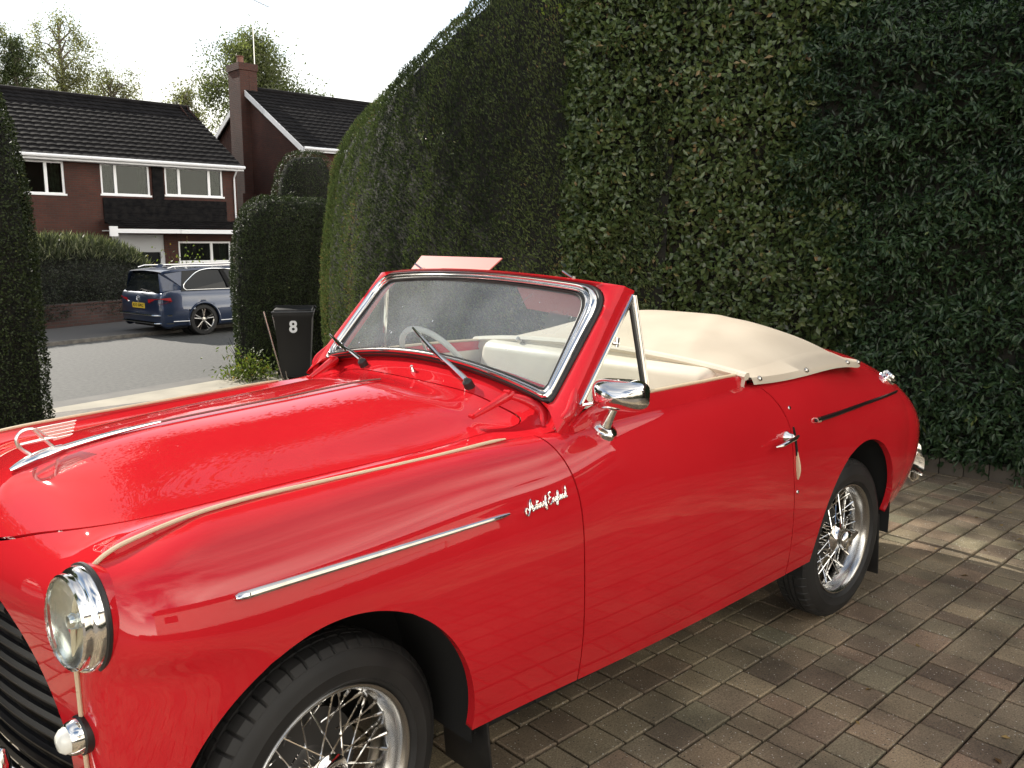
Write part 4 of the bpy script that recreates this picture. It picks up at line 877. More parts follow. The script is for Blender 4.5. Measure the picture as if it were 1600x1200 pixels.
BARK = mat('bark', (.12, .09, .07), .9); noise_col(BARK, (.07, .055, .045), (.17, .14, .11), 10, 6, bump=.6)
def hedge_surface(path, endA, endB, ex=2.8, taper=0.0, nu=110, nv=70):
    """path rows (x, y, halfwidth, base z, top z); rounded ends of length endA/endB"""
    Pth = np.array(path, float); t = np.r_[0, np.cumsum(np.linalg.norm(np.diff(Pth[:, :2], axis=0), axis=1))]; Ltot = t[-1]
    def S(u, w):                                       # u in 0..1 along, w in 0..1 around (0 = foot on the face side)
        s = u*Ltot; C = spl_w(t, s)@Pth; dC = spl_w(t, np.clip(s+.02, 0, Ltot))@Pth-spl_w(t, np.clip(s-.02, 0, Ltot))@Pth
        d = dC[:, :2]/(np.linalg.norm(dC[:, :2], axis=1)[:, None]+1e-9); nrm = np.stack([-d[:, 1], d[:, 0]], 1)
        f = np.ones_like(s)
        if endA: q = np.clip(1-s/endA, 0, 1); f = f*np.sqrt(np.clip(1-q**2.4, 0.0, 1))
        if endB: q = np.clip(1-(Ltot-s)/endB, 0, 1); f = f*np.sqrt(np.clip(1-q**2.4, 0.0, 1))
        th = w*math.pi; c = np.cos(th); sn = np.sin(th); e = 2/ex
        lat = C[:, 2]*np.sign(c)*np.abs(c)**e*f; hh = sn**e; H = (C[:, 4]-C[:, 3])*(.55+.45*f)
        lat = lat*(1-taper*(1-hh)**2)
        P = np.empty((len(u), 3)); P[:, 0] = C[:, 0]+nrm[:, 0]*lat; P[:, 1] = C[:, 1]+nrm[:, 1]*lat; P[:, 2] = C[:, 3]+H*hh
        return P
    return S
def nrm_of(S, u, w):
    e = 2e-3; a = S(np.clip(u+e, 0, 1), w)-S(np.clip(u-e, 0, 1), w); b = S(u, np.clip(w+e, 0, 1))-S(u, np.clip(w-e, 0, 1)); n = np.cross(a, b); return n/(np.linalg.norm(n, axis=1)[:, None]+1e-9)
def hedge(name, label, S, n, L, W, m, amp=.05, fs=1.8, wr=(0, 1), ur=(0, 1), style='yew', cat='hedge', flipn=1, core_in=.07, k=0, out=None, nu=110, nv=80, trunk=None, group=None):
    root = empty(name, (0, 0, 0), 0, label, cat, group)
    u = np.linspace(0, 1, nu); w = np.linspace(0, 1, nv); U, Wd = np.meshgrid(u, w, indexing='ij'); Q = S(U.ravel(), Wd.ravel()); nn = nrm_of(S, U.ravel(), Wd.ravel())*flipn
    Q = Q+nn*(amp*fbm(Q, fs, k)-core_in-.03)[:, None]; mb = MB(); mb.grid(Q.reshape(nu, nv, 3)); mb.build('branches', TWIG, root)
    # area weighted samples
    A = np.zeros((nu-1, nv-1)); R_ = S(U.ravel(), Wd.ravel()).reshape(nu, nv, 3); a = R_[1:, :-1]-R_[:-1, :-1]; b = R_[:-1, 1:]-R_[:-1, :-1]; A = np.linalg.norm(np.cross(a, b), axis=2)
    uc = (u[:-1]+u[1:])/2; wc = (w[:-1]+w[1:])/2; mask = ((wc >= wr[0]) & (wc <= wr[1]))[None, :]*((uc >= ur[0]) & (uc <= ur[1]))[:, None]; p = (A*mask).ravel(); p /= p.sum()
    c = RNG.choice(len(p), n, p=p); us_ = u[c//(nv-1)]+RNG.random(n)*(u[1]-u[0]); ws_ = w[c % (nv-1)]+RNG.random(n)*(w[1]-w[0])
    P = S(us_, ws_); nn = nrm_of(S, us_, ws_)*flipn; base = fbm(P, fs, k)
    cl = fbm(P, fs*7, k+1)
    if style == 'yew':
        P = P+nn*(amp*base+.028*cl-.045+RNG.random(n)*.05)[:, None]; D = nn*.75+np.array([0, 0, .75])+rnd(n)*.42; F = nn+rnd(n)*.6; tone = .42+.22*base+.30*fbm(P*[1, 1, .16], 5.5, k+3)+.15*fbm(P, 1.1, k+4)+RNG.normal(size=n)*.2
    elif style == 'clipped':
        P = P+nn*(amp*base+.015*cl-.03+RNG.random(n)*.045)[:, None]; D = rnd(n)+np.array([0, 0, .25])+nn*.3; F = nn*1.0+rnd(n)*.55; tone = .45+.15*cl+RNG.normal(size=n)*.2
    elif style == 'leafy':
        P = P+nn*(amp*base+.05*cl-.08+RNG.random(n)*.10)[:, None]; D = rnd(n)+np.array([0, 0, .25])+nn*.3; F = nn*1.0+rnd(n)*.55+np.array([0, 0, .35]); tone = .36+.15*cl+.16*fbm(P, 1.0, k+3)+RNG.normal(size=n)*.2+.14*np.clip(P[:, 2]-1.6, -1, 2)  # tone lightens with height, painting in skylight on the upper leaves
    elif style == 'pinnate':
        P = P+nn*(amp*base+.10*cl-.12+RNG.random(n)*.15)[:, None]; D = rnd(n)*.8+np.array([0, 0, -.35])+nn*.4; F = nn*.7+rnd(n)*.5+np.array([0, 0, .6]); tone = .42+.2*cl+.15*fbm(P, 1.3, k+3)+RNG.normal(size=n)*.18
    Ls = L*RNG.uniform(.6, 1.35, n); Ws = W*RNG.uniform(.7, 1.25, n)
    link('foliage', leaves(P, D, F, Ls, Ws, tone), m, root)
    if trunk:
        mb = MB()
        for x, y, z0, z1, r in trunk: mb.tube([(x, y, z0), (x+.03, y+.02, (z0+z1)/2), (x-.02, y, z1)], [r, r*.85, r*.7], 8)
        mb.build('trunk', BARK, root)
    return root
YEW = leafmat('yew_leaves', (.014, .024, .011), (.13, .17, .06), (.22, .16, .075), .6, .12, .2)
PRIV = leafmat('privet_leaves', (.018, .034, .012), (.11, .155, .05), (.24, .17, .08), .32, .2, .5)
JAS = leafmat('jasmine_leaves', (.012, .028, .014), (.055, .100, .038), (.13, .16, .045), .38, .22, .45)
BOX = leafmat('box_leaves', (.008, .014, .006), (.058, .080, .026), (.12, .13, .045), .5, .12, .25)
gy = lambda y: float(Gz(y))
S = hedge_surface([(5.16, 1.9, .78, 0, 4.30), (5.12, 2.9, .78, gy(2.9), 4.20), (5.10, 3.8, .77, gy(3.8), 4.00), (5.14, 4.8, .76, gy(4.8), 3.78), (5.28, 5.8, .74, gy(5.8), 3.52), (5.50, 6.8, .72, gy(6.8), 3.25), (5.76, 7.8, .68, gy(7.8), 3.0), (5.98, 8.7, .62, gy(8.7), 2.85)], 0, .9, 2.6, .05)
hedge('yew_hedge', 'tall clipped dark green yew hedge with a sloping rounded top, behind the windscreen', S, 120000, .034, .013, YEW, .06, 1.6, wr=(0, .75), style='yew', flipn=-1, k=1, nu=160)
S = hedge_surface([(5.62, -4.2, .42, 0, 3.6), (5.55, -2.0, .45, 0, 3.35), (5.48, -.9, .46, 0, 3.25), (5.42, -.25, .46, 0, 2.95), (5.36, .35, .46, 0, 3.15), (5.30, .8, .46, 0, 3.9), (5.22, 1.3, .48, 0, 4.6)], 0, .5, 3.0)
hedge('jasmine_climber', 'dark tangled climber with small pointed leaves at the right end, below the brick wall', S, 160000, .054, .019, JAS, .15, 2.6, wr=(0, .72), style='pinnate', cat='climbing plant', flipn=-1, k=5, nu=140)
S = hedge_surface([(5.44, .55, .50, 0, 4.5), (5.25, 1.2, .52, 0, 4.85), (5.02, 1.9, .55, 0, 4.9), (4.90, 2.5, .58, 0, 4.8), (4.86, 3.05, .56, 0, 4.6)], .35, .45, 3.2)
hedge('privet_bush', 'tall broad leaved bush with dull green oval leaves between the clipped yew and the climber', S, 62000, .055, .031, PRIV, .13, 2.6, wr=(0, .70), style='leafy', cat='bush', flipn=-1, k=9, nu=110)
# front boundary hedges
S = hedge_surface([(-6, 7.45, .80, -.5, 3.9), (-2, 7.45, .80, -.45, 3.85), (0, 7.45, .80, -.45, 3.72), (.8, 7.45, .78, -.45, 3.55), (1.50, 7.45, .76, -.45, 3.25)], 0, .80, 2.3, .36)
hedge('clipped_hedge', 'rounded clipped hedge end at the left edge of the photo with sunlit leaf tips', S, 110000, .028, .017, BOX, .02, 2.2, wr=(0, 1), ur=(.55, 1), style='clipped', flipn=-1, k=13, core_in=.03)
S = hedge_surface([(5.0, 10.3, .55, -.56, 2.0), (5.4, 10.42, .66, -.56, 2.12), (5.9, 10.55, .68, -.56, 2.15), (6.9, 10.7, .68, -.56, 2.15)], .62, .3, 2.9, .30)
hedge('clipped_hedge', 'dark rounded hedge block behind the black wheelie bin, its left edge catching the sun', S, 70000, .028, .018, BOX, .02, 2.6, style='clipped', flipn=-1, k=17, core_in=.03)
S = hedge_surface([(6.35, 11.6, .5, -.56, 2.80), (6.8, 11.75, .6, -.56, 3.0), (7.6, 12.0, .6, -.56, 3.05)], .45, .2, 2.5, .1)
hedge('clipped_hedge', 'taller rounded hedge top showing just behind the dark hedge block', S, 30000, .028, .018, BOX, .02, 2.6, style='clipped', flipn=-1, k=21)
P, n = LITTER; D = rnd(n)*[1, 1, .15]; o = link('fallen_leaves', leaves(P, D, rnd(n)*.25+[0, 0, 1], RNG.uniform(.012, .04, n), RNG.uniform(.008, .022, n), RNG.random(n)), leafmat('dry_leaves', (.10, .06, .025), (.26, .18, .07), (.32, .28, .12), .7, .1, .2)); tag(o, kind='stuff')
# low green and yellow weeds at the hedge foot
WEED = leafmat('weed_leaves', (.05, .07, .02), (.16, .20, .045), (.30, .18, .05), .5, .35, .3)
def tuft(name, label, c, r, h, n, L, W, m, cat='plant', up=.8):
    root = empty(name, c, 0, label, cat); P = rnd(n)*[r*.45, r*.45, h*.3]; P[:, 2] = np.abs(P[:, 2]); mb = MB()
    for i in range(9):
        a = random.uniform(0, 6.28); q = random.uniform(.2, .8)*r; mb.tube([(0, 0, 0), (q*.5*math.cos(a), q*.5*math.sin(a), h*.5), (q*math.cos(a), q*math.sin(a), h*random.uniform(.7, 1.1))], [.008, .005, .002], 5)
    mb.build('stem', TWIG, root); link('foliage', leaves(P, rnd(n)+[0, 0, up], rnd(n)+[0, 0, .8], L*RNG.uniform(.6, 1.3, n), W*RNG.uniform(.7, 1.2, n), RNG.random(n)), m, root); return root
tuft('weed', 'small yellow green weeds at the foot of the dark hedge block', (4.72, 9.55, -.54), .45, .55, 900, .07, .03, WEED)
tuft('garden_shrub', 'pale green shrub showing above the roof of the blue estate car', (7.9, 19.8, -.4), .8, 2.0, 1400, .09, .045, WEED, 'shrub', .9)
# sprays growing out of the hedges, sunlight put into their paler leaf colour
def spray(root, pts, n, L, W, m, spread=.05):
    k = np.repeat(np.array(pts, float), n, axis=0); N_ = len(k); P = k+rnd(N_)*spread; link('spray', leaves(P, rnd(N_)+[0, 0, .4], rnd(N_)+[0, 0, .7], L*RNG.uniform(.6, 1.3, N_), W*RNG.uniform(.7, 1.2, N_), RNG.uniform(.6, 1, N_)), m, root)['kind'] = 'stuff'
for o in list(COL.objects):
    if o.name == 'yew_hedge': spray(o, [(4.50, 5.0, 2.55), (4.50, 4.9, 2.50), (4.48, 4.75, 2.56), (4.49, 4.6, 2.50), (4.50, 4.45, 2.46), (4.50, 4.5, 2.35)], 16, .05, .018, PRIV, .045)
    if o.name == 'privet_bush': spray(o, [(4.45, 2.95, z) for z in (4.1, 4.2, 4.28)]+[(4.47, 3.0, z) for z in (3.6, 3.72, 3.8)]+[(4.5, 3.05, 3.45), (4.42, 2.75, 4.3)], 22, .055, .03, leafmat('sunlit_leaves', (.10, .15, .03), (.20, .26, .05), None, .35, .4), .07)
# cotoneaster on its low wall across the road
def brick(name, c1, c2, mortar, sc=1.0, rough=.85):
    m = bpy.data.materials.new(name); m.use_nodes = True; t = m.node_tree; b = bs(m); b.inputs['Roughness'].default_value = rough; tcn = N(t, 'ShaderNodeTexCoord'); sp = N(t, 'ShaderNodeSeparateXYZ'); t.links.new(tcn.outputs['Object'], sp.inputs[0])
    ad = N(t, 'ShaderNodeMath', operation='ADD'); t.links.new(sp.outputs[0], ad.inputs[0]); t.links.new(sp.outputs[1], ad.inputs[1]); cm = N(t, 'ShaderNodeCombineXYZ'); t.links.new(ad.outputs[0], cm.inputs[0]); t.links.new(sp.outputs[2], cm.inputs[1])
    br = N(t, 'ShaderNodeTexBrick'); br.inputs['Color1'].default_value = (*c1, 1); br.inputs['Color2'].default_value = (*c2, 1); br.inputs['Mortar'].default_value = (*mortar, 1)
    br.inputs['Scale'].default_value = 1; br.inputs['Brick Width'].default_value = .225*sc; br.inputs['Row Height'].default_value = .075*sc; br.inputs['Mortar Size'].default_value = .010*sc; br.inputs['Bias'].default_value = -.1
    t.links.new(cm.outputs[0], br.inputs['Vector']); n = N(t, 'ShaderNodeTexNoise'); n.inputs['Scale'].default_value = 1.1; n.inputs['Detail'].default_value = 8; t.links.new(tcn.outputs['Object'], n.inputs['Vector'])
    r = N(t, 'ShaderNodeMapRange'); r.inputs[1].default_value = .3; r.inputs[2].default_value = .7; r.inputs[3].default_value = .7; r.inputs[4].default_value = 1.2; t.links.new(n.outputs[0], r.inputs[0])
    s_ = N(t, 'ShaderNodeVectorMath', operation='SCALE'); t.links.new(br.outputs[0], s_.inputs[0]); t.links.new(r.outputs[0], s_.inputs['Scale']); t.links.new(s_.outputs[0], b.inputs['Base Color'])
    bp = N(t, 'ShaderNodeBump'); bp.inputs['Distance'].default_value = .006; bp.inputs['Strength'].default_value = .6; bp.invert = True; t.links.new(br.outputs['Fac'], bp.inputs['Height']); t.links.new(bp.outputs[0], b.inputs['Normal']); return m
BRICK = brick('red_brick', (.066, .017, .010), (.048, .013, .009), (.040, .028, .021)); BRICKD = brick('dark_brick', (.12, .060, .048), (.08, .045, .038), (.09, .08, .075))
wa = math.atan2(1.2, 2.1)*.75; wl = empty('garden_wall', (4.2, 18.45, -.5), wa, 'low dark brick garden wall under the arching bush across the road', 'wall')
mb = MB(); mb.box(-6, 5.2, 0, .22, -.3, .48); mb.build('brickwork', BRICKD, wl, smooth=False); mb = MB(); mb.box(-6.02, 5.22, -.02, .24, .48, .53); mb.build('coping', BRICKD, wl, smooth=False)
COT = leafmat('cotoneaster_leaves', (.012, .018, .010), (.085, .10, .055), (.36, .36, .24), .4, .3, .5)
ca, sa = math.cos(wa), math.sin(wa); wp_ = lambda s, d: (4.2+s*ca-d*sa, 18.45+s*sa+d*ca)
S = hedge_surface([(*wp_(-5, .75), .75, -.3, 1.25), (*wp_(-1, .75), .80, -.3, 1.30), (*wp_(.6, .8), .85, -.3, 1.42), (*wp_(2.4, .85), .85, -.3, 1.32), (*wp_(3.7, .95), .75, -.3, .95)], 0, .8, 2.3)
rt = hedge('cotoneaster_bush', 'dense bush with arching twigs, painted pale as if sunlit, on the low wall left of the blue car', S, 42000, .06, .020, COT, .08, 1.9, style='leafy', cat='bush', flipn=-1, k=25, core_in=.12)
n = 7000; us_ = RNG.uniform(.3, .98, n); ws_ = RNG.uniform(.25, .75, n); P = S(us_, ws_); D = np.stack([RNG.normal(size=n)*.5, RNG.normal(size=n)*.5-.15, np.abs(RNG.normal(size=n))*.9+.4], 1)
link('shoot', leaves(P, D, rnd(n), RNG.uniform(.08, .32, n), np.full(n, .014), RNG.uniform(.85, 1, n)), COT, rt)  # palest leaf tones only: sunlight on the bush top put into the colour
# ------------------------------------------------------------------ trees beyond the houses
def tree(name, label, x, y, z0, ztop, cr, czb, n, L, W, m, gap_=.35, k=0, barkm=BARK, squash=1.0, off=(0, 0)):
    root = empty(name, (x, y, z0), 0, label, 'tree', 'trees behind the houses'); H = ztop-z0; r = random.Random(k); mb = MB(); tips = []
    mb.tube([(0, 0, 0), (.1, .05, H*.35), (off[0]*.15, off[1]*.15+.05, H*.66), (off[0]*.6, off[1]*.6, H*.8), (off[0], off[1], H*.93)], [.22, .16, .12, .07, .02], 8); mb.build('trunk', barkm, root)
    mb = MB(); cz = (czb-z0)
    for i in range(30):
        h = cz+(H*.97-cz)*(i/30)**.9; a = i*2.4+r.uniform(-.4, .4); env = math.sin(math.pi*min(1, max(.05, (h-cz)/(H-cz)*.85+.15)))**.7; R = cr*env*r.uniform(.6, 1.12)
        p0 = (off[0]*.8, off[1]*.8, h-.4); p1 = (off[0]+R*.5*math.cos(a), off[1]+R*.5*math.sin(a), h+.15*R); p2 = (off[0]+R*math.cos(a+.2), off[1]+R*math.sin(a+.2), h+.12*R+r.uniform(-.3, .5)); mb.tube([p0, p1, p2], [.06, .035, .01], 5)
        for q in range(5):
            t = r.uniform(.4, 1.05); c = np.array(p0)*(1-t)+np.array(p2)*t+np.array([r.gauss(0, .3), r.gauss(0, .3), r.gauss(0, .3)])*cr*.3; tips.append((c, cr*r.uniform(.10, .24)))
    mb.build('branch', barkm, root)
    c = np.array([t[0] for t in tips]); s_ = np.array([t[1] for t in tips]); j = RNG.integers(0, len(tips), n); P = c[j]+rnd(n)*s_[j][:, None]*[1, 1, .8*squash]
    keep = fbm(P, 1.6/cr*2.2, k+40) > -gap_; P = P[keep]; n = len(P); hang = np.array([0, 0, -.5])
    link('crown', leaves(P, rnd(n)+hang, rnd(n)+[0, 0, .5], L*RNG.uniform(.6, 1.3, n), W*RNG.uniform(.7, 1.2, n), .5+.2*fbm(P, 1.3, k+41)+RNG.normal(size=n)*.2), m, root); return root
OAK2 = leafmat('lit_leaves', (.05, .06, .03), (.14, .15, .07), None, .5, .5, .3); BIR = leafmat('birch_leaves', (.08, .085, .045), (.20, .19, .11), (.30, .25, .12), .5, .5, .3); OAK = leafmat('oak_leaves', (.03, .045, .018), (.10, .12, .045), None, .5, .3, .3)
tree('birch_tree', 'tall sparse birch rising behind the left house, second from the photo edge', 12.6, 45, -.6, 12.4, 1.8, 6.5, 17000, .13, .07, BIR, .25, 1)
tree('birch_tree', 'sparse birch at the very left edge behind the house roof', 9.2, 46, -.6, 12.4, 1.7, 6.5, 15000, .13, .07, BIR, .25, 2)
tree('conifer_tree', 'dark conifer between the two birches behind the left house', 10.3, 44, -.6, 11.0, 1.0, 5.5, 9000, .16, .05, OAK, .9, 3)
tree('birch_tree', 'low drooping birch at the right end of the left house roof line', 15.0, 45.5, -.6, 10.0, 1.6, 6.0, 8000, .13, .07, BIR, .25, 4)
tree('oak_tree', 'round crowned tree behind the brick chimney', 25.0, 50, -.6, 14.1, 3.0, 8.2, 24000, .17, .11, OAK2, .7, 6)
tree('oak_tree', 'smaller pale tree between the two houses', 20.2, 49, -.6, 10.0, 1.4, 6.4, 6000, .15, .09, BIR, .5, 7)
tree('oak_tree', 'dark tree behind the ridge of the chimney house', 28.2, 50, -.6, 11.0, 2.2, 7.0, 8000, .17, .11, OAK, .6, 8)
for i, (x, y, h) in enumerate(((-7, 37, 14), (-17, 30, 15), (-16, 18, 13), (-27, 6, 14))):  # unseen trees added to darken the horizon that the bonnet reflects
    tree('unseen_tree', ('unseen round tree far left, added to darken the bonnet reflection', 'unseen taller tree across the road, added to darken the bonnet reflection', 'unseen leafy tree left of the drive entrance, added to darken the bonnet reflection', 'unseen big tree at the far left of the street, added to darken the bonnet reflection')[i], x, y, -.6, h, 5.0, 1.5, 9000, .45, .30, OAK, 1.2, 20+i)
# ------------------------------------------------------------------ houses
UPVC = mat('white_upvc', (.78, .78, .80), .35); FASC = mat('white_fascia', (.72, .72, .74), .5)
TILE = mat('dark_roof_tile', (.02, .019, .021), .6, Specular_IOR_Level=.08); noise_col(TILE, (.006, .0055, .006), (.013, .012, .0125), 2.5, 8, rough=(.7, .9))
CURT = mat('curtain', (.10, .10, .08), .9); noise_col(CURT, (.05, .055, .04), (.14, .14, .11), 7, 3)
def roofmesh(x0, x1, y0, z0, y1, z1, rows=15, per=.30):      # tiled slope: courses with a lip and rolled tiles
    nx = int((x1-x0)/.06); xs = np.linspace(x0, x1, nx); R = []
    ln = math.hypot(y1-y0, z1-z0); n_ = np.array([0, -(z1-z0)/ln*math.copysign(1, y1-y0), abs(y1-y0)/ln]); roll = .022*np.abs(np.sin(math.pi*xs/per))**1.0
    for r in range(rows):
        for t, lift in ((0, .035), (.999, .0)):
            q = (r+t)/rows; b = np.array([0, y0+(y1-y0)*q, z0+(z1-z0)*q]); R.append(np.stack([xs, np.full(nx, b[1]), np.full(nx, b[2])], 1)+n_*(lift+roll)[:, None])
    return np.array(R)
def window(par, x0, x1, z0, z1, y, mull, axis='x'):
    f = MB(); w = .065
    f.box(x0, x1, y-.05, y+.03, z0, z0+w); f.box(x0, x1, y-.05, y+.03, z1-w, z1); f.box(x0, x0+w, y-.05, y+.03, z0+w, z1-w); f.box(x1-w, x1, y-.05, y+.03, z0+w, z1-w); f.box(x0-.04, x1+.04, y-.11, y-.05, z0-.03, z0+.03)
    for m_ in mull: f.box(m_-.045, m_+.045, y-.048, y+.03, z0+w, z1-w)
    o = f.build('window', UPVC, par, smooth=False)
    g = MB(); g.box(x0+w*.5, x1-w*.5, y+.001, y+.012, z0+w*.5, z1-w*.5); g.build('pane', GLASS2, o, smooth=False)
    b = MB(); b.box(x0, x1, y+.35, y+.36, z0-.1, z1); b.build('room_interior', mat('room', (.02, .02, .02), .9), o, smooth=False)
    for xa in ((x0+.08, x0+.08+(x1-x0)*.17), (x1-.08-(x1-x0)*.15, x1-.08)):
        c = MB(); xx = np.linspace(xa[0], xa[1], 14); c.grid(np.array([np.stack([xx, y+.16+.03*np.sin(xx*55), np.full(14, z)], 1) for z in (z0+.05, z1-.05)])); c.build('curtain', CURT, o)
    return o
GLASS2 = glass_mat('house_glass', (.5, .56, .52), .02)
h1 = empty('brick_house', (9, 29, -.6), 0, 'red brick house with long dark roof and a dark tile hung panel, on the left', 'house')
def to_root(o, r): o.matrix_parent_inverse = Matrix.Translation(r.location).inverted() if False else Matrix.Translation(-Vector(r.location)); return o
def kids(r, before):
    for o in list(COL.objects):
        if o not in before and o.parent == r: to_root(o, r)
bf = set(COL.objects)
X0h, X1h = -2.0, 13.85; ZE, ZRg, YF, YR = 4.13, 6.72, 29.0, 33.3
wins = [(5.55, 7.85, 2.90, 3.98), (8.98, 10.62, 2.95, 4.02), (11.15, 13.3, 3.0, 4.02), (11.5, 13.5, .62, 1.38), (1.0, 3.2, 2.90, 3.98)]
def wall_holes(xa, xb, za, zb, y, th, holes):                 # wall with window openings: cells of a grid, holes left out
    xs = sorted({xa, xb, *[h[0] for h in holes], *[h[1] for h in holes]}); zs = sorted({za, zb, *[h[2] for h in holes], *[h[3] for h in holes]}); mb = MB()
    for i in range(len(xs)-1):
        for j in range(len(zs)-1):
            cx, cz = (xs[i]+xs[i+1])/2, (zs[j]+zs[j+1])/2
            if any(h[0] < cx < h[1] and h[2] < cz < h[3] for h in holes): continue
            mb.box(xs[i], xs[i+1], y, y+th, zs[j], zs[j+1])
    return mb
wh = wall_holes(X0h, X1h, -.8, 4.22, YF, .28, wins+[(9.2, 11.0, -.8, 1.62)]); wh.box(X0h, X1h, YF+8.3, YF+8.6, -.8, 4.2); wh.box(X0h, X0h+.28, YF+.28, YF+8.3, -.8, 4.2)
wh.v += [(X1h-.28, YF+.28, -.8), (X1h-.28, YF+8.3, -.8), (X1h-.28, YF+8.3, 4.2), (X1h-.28, YR, 6.9), (X1h-.28, YF+.28, 4.2), (X1h, YF+.28, -.8), (X1h, YF+8.3, -.8), (X1h, YF+8.3, 4.2), (X1h, YR, 6.9), (X1h, YF+.28, 4.2)]; o0 = len(wh.v)-10
wh.f += [(o0, o0+1, o0+2, o0+3, o0+4), (o0+9, o0+8, o0+7, o0+6, o0+5)]; wh.mi += [0, 0]
wh.build('wall', BRICK, h1, smooth=False, fix=False)
for w_ in wins[:3]+wins[4:]: window(h1, *w_, YF+.08, [w_[0]+(w_[1]-w_[0])*.30] if w_[1]-w_[0] < 2 else [w_[0]+(w_[1]-w_[0])*.24, w_[0]+(w_[1]-w_[0])*.76])
window(h1, *wins[3], YF+.08, [12.75])
mb = MB(); mb.grid(roofmesh(X0h-.2, X1h+.10, YF-.32, ZE+.02, YR, ZRg)); mb.grid(np.array([[(X0h-.2, YR, ZRg+.03), (X1h+.10, YR, ZRg+.03)], [(X0h-.2, YF+8.9, ZE), (X1h+.10, YF+8.9, ZE)]])); rf_ = mb.build('roof', TILE, h1, smooth=False)
mb = MB(); mb.tube([(X0h-.2, YR, ZRg+.03), (X1h+.12, YR, ZRg+.03)], .11, 8); mb.build('ridge_tiles', TILE, rf_)
mb = MB(); mb.box(X0h-.2, X1h+.14, YF-.36, YF-.31, ZE-.14, ZE+.02); mb.box(X0h-.2, X1h+.1, YF-.31, YF, ZE-.15, ZE-.12); mb.tube([(X0h-.2, YF-.42, ZE-.02), (X1h+.16, YF-.42, ZE-.02)], .06, 8); mb.build('gutter', FASC, h1)
mb = MB(); mb.tube([(X1h-.12, YF-.38, ZE-.06), (X1h-.12, YF-.06, ZE-.4), (X1h-.12, YF-.06, -.5)], .034, 8); mb.build('downpipe', FASC, h1)
mb = MB(); mb.box(X1h+.1, X1h+.14, YF-.3, YF-.28, ZE-.1, ZE)
DTILE = mat('hung_tile', (.022, .020, .022), .9, Specular_IOR_Level=0.05); noise_col(DTILE, (.007, .007, .008), (.016, .015, .015), 6, 5)
def hung(xa, xb, za, zb): 
    m_ = MB(); n = max(1, int((zb-za)/.11)); 
    for k in range(n): m_.box(xa, xb, YF-.055-.012*(k % 2), YF-.002, za+(zb-za)*k/n, za+(zb-za)*(k+1)/n-.004)
    return m_
mb = hung(9.0, 13.38, 1.98, 2.86); m2 = hung(10.70, 11.08, 2.86, 4.0); mb.add(m2.v, m2.f); mb.build('hung_tiles', DTILE, h1, smooth=False)
mb = MB(); mb.grid(roofmesh(8.9, 14.1, YF-1.15, 1.80, YF-.06, 2.12, rows=4)); mb.build('porch_roof', TILE, h1, smooth=False)
mb = MB(); mb.box(8.9, 14.1, YF-1.22, YF-1.16, 1.66, 1.80); mb.box(8.9, 14.1, YF-1.16, YF-.01, 1.72, 1.75); mb.box(8.74, 9.0, YF-1.3, YF-1.225, 1.55, 1.88); mb.build('porch_fascia', FASC, h1, smooth=False)
mb = MB(); mb.box(9.2, 11.0, YF+.05, YF+.09, 1.0, 1.62); mb.box(9.2, 9.35, YF+.02, YF+.12, -.8, 1.62); mb.box(10.85, 11.0, YF+.02, YF+.12, -.8, 1.0); mb.box(9.95, 10.05, YF+.03, YF+.11, -.8, 1.0); mb.box(9.35, 9.95, YF+.05, YF+.09, -.8, .1); pd = mb.build('porch_door', mat('porch_white', (.42, .43, .45), .5), h1, smooth=False)
mb = MB(); mb.box(9.35, 10.85, YF+.13, YF+.14, -.5, 1.0); mb.build('pane', DARKGLASS, pd, smooth=False)
kids(h1, bf)
bf = set(COL.objects)
h2 = empty('brick_house', (20, 33, -.6), 0, 'red brick gable end with white barge boards and a tall brick chimney', 'house')
XG = 16.5; YA, YB, YM = 28.6, 37.6, 33.1; ZE2, ZP2 = 5.1, 7.68
mb = MB(); v = [(XG, YA, -.8), (XG, YB, -.8), (XG, YB, ZE2), (XG, YM, ZP2-.05), (XG, YA, ZE2)]; mb.v = v+[(30, y, z) for _, y, z in v]; mb.f = [(0, 4, 3, 2, 1), (5, 6, 7, 8, 9), (0, 5, 9, 4), (1, 2, 7, 6)]; mb.mi = [0]*4; mb.build('wall', BRICK, h2, smooth=False)
mb = MB(); mb.grid(roofmesh(XG-.2, 30.2, YA-.35, ZE2-.10, YM, ZP2+.08, rows=16)); mb.grid(roofmesh(XG-.2, 30.2, YB+.35, ZE2-.10, YM, ZP2+.08, rows=2)); rf_ = mb.build('roof', TILE, h2, smooth=False)
mb = MB(); mb.tube([(XG-.2, YM, ZP2+.12), (30.2, YM, ZP2+.12)], .11, 8); mb.build('ridge_tiles', TILE, rf_)
mb = MB()
for ya, yb_ in ((YA-.35, YM), (YB+.35, YM)):
    for xa, xb in ((XG-.24, XG-.20),):
        mb.add([(xa, ya, ZE2-.32), (xb, ya, ZE2-.32), (xb, yb_, ZP2-.14), (xa, yb_, ZP2-.14), (xa, ya, ZE2-.08), (xb, ya, ZE2-.08), (xb, yb_, ZP2+.10), (xa, yb_, ZP2+.10)], [(0, 1, 2, 3), (7, 6, 5, 4), (0, 4, 5, 1), (1, 5, 6, 2), (2, 6, 7, 3), (3, 7, 4, 0)])
mb.build('barge_board', FASC, h2, smooth=False)
mb = MB(); mb.box(XG-.2, 30.2, YA-.40, YA-.36, ZE2-.24, ZE2-.08); mb.tube([(XG-.2, YA-.46, ZE2-.12), (30.2, YA-.46, ZE2-.12)], .06, 8); mb.tube([(XG+.15, YA-.44, ZE2-.15), (XG+.15, YA-.06, ZE2-.5), (XG+.15, YA-.06, -.6)], .034, 8); mb.build('gutter', FASC, h2)
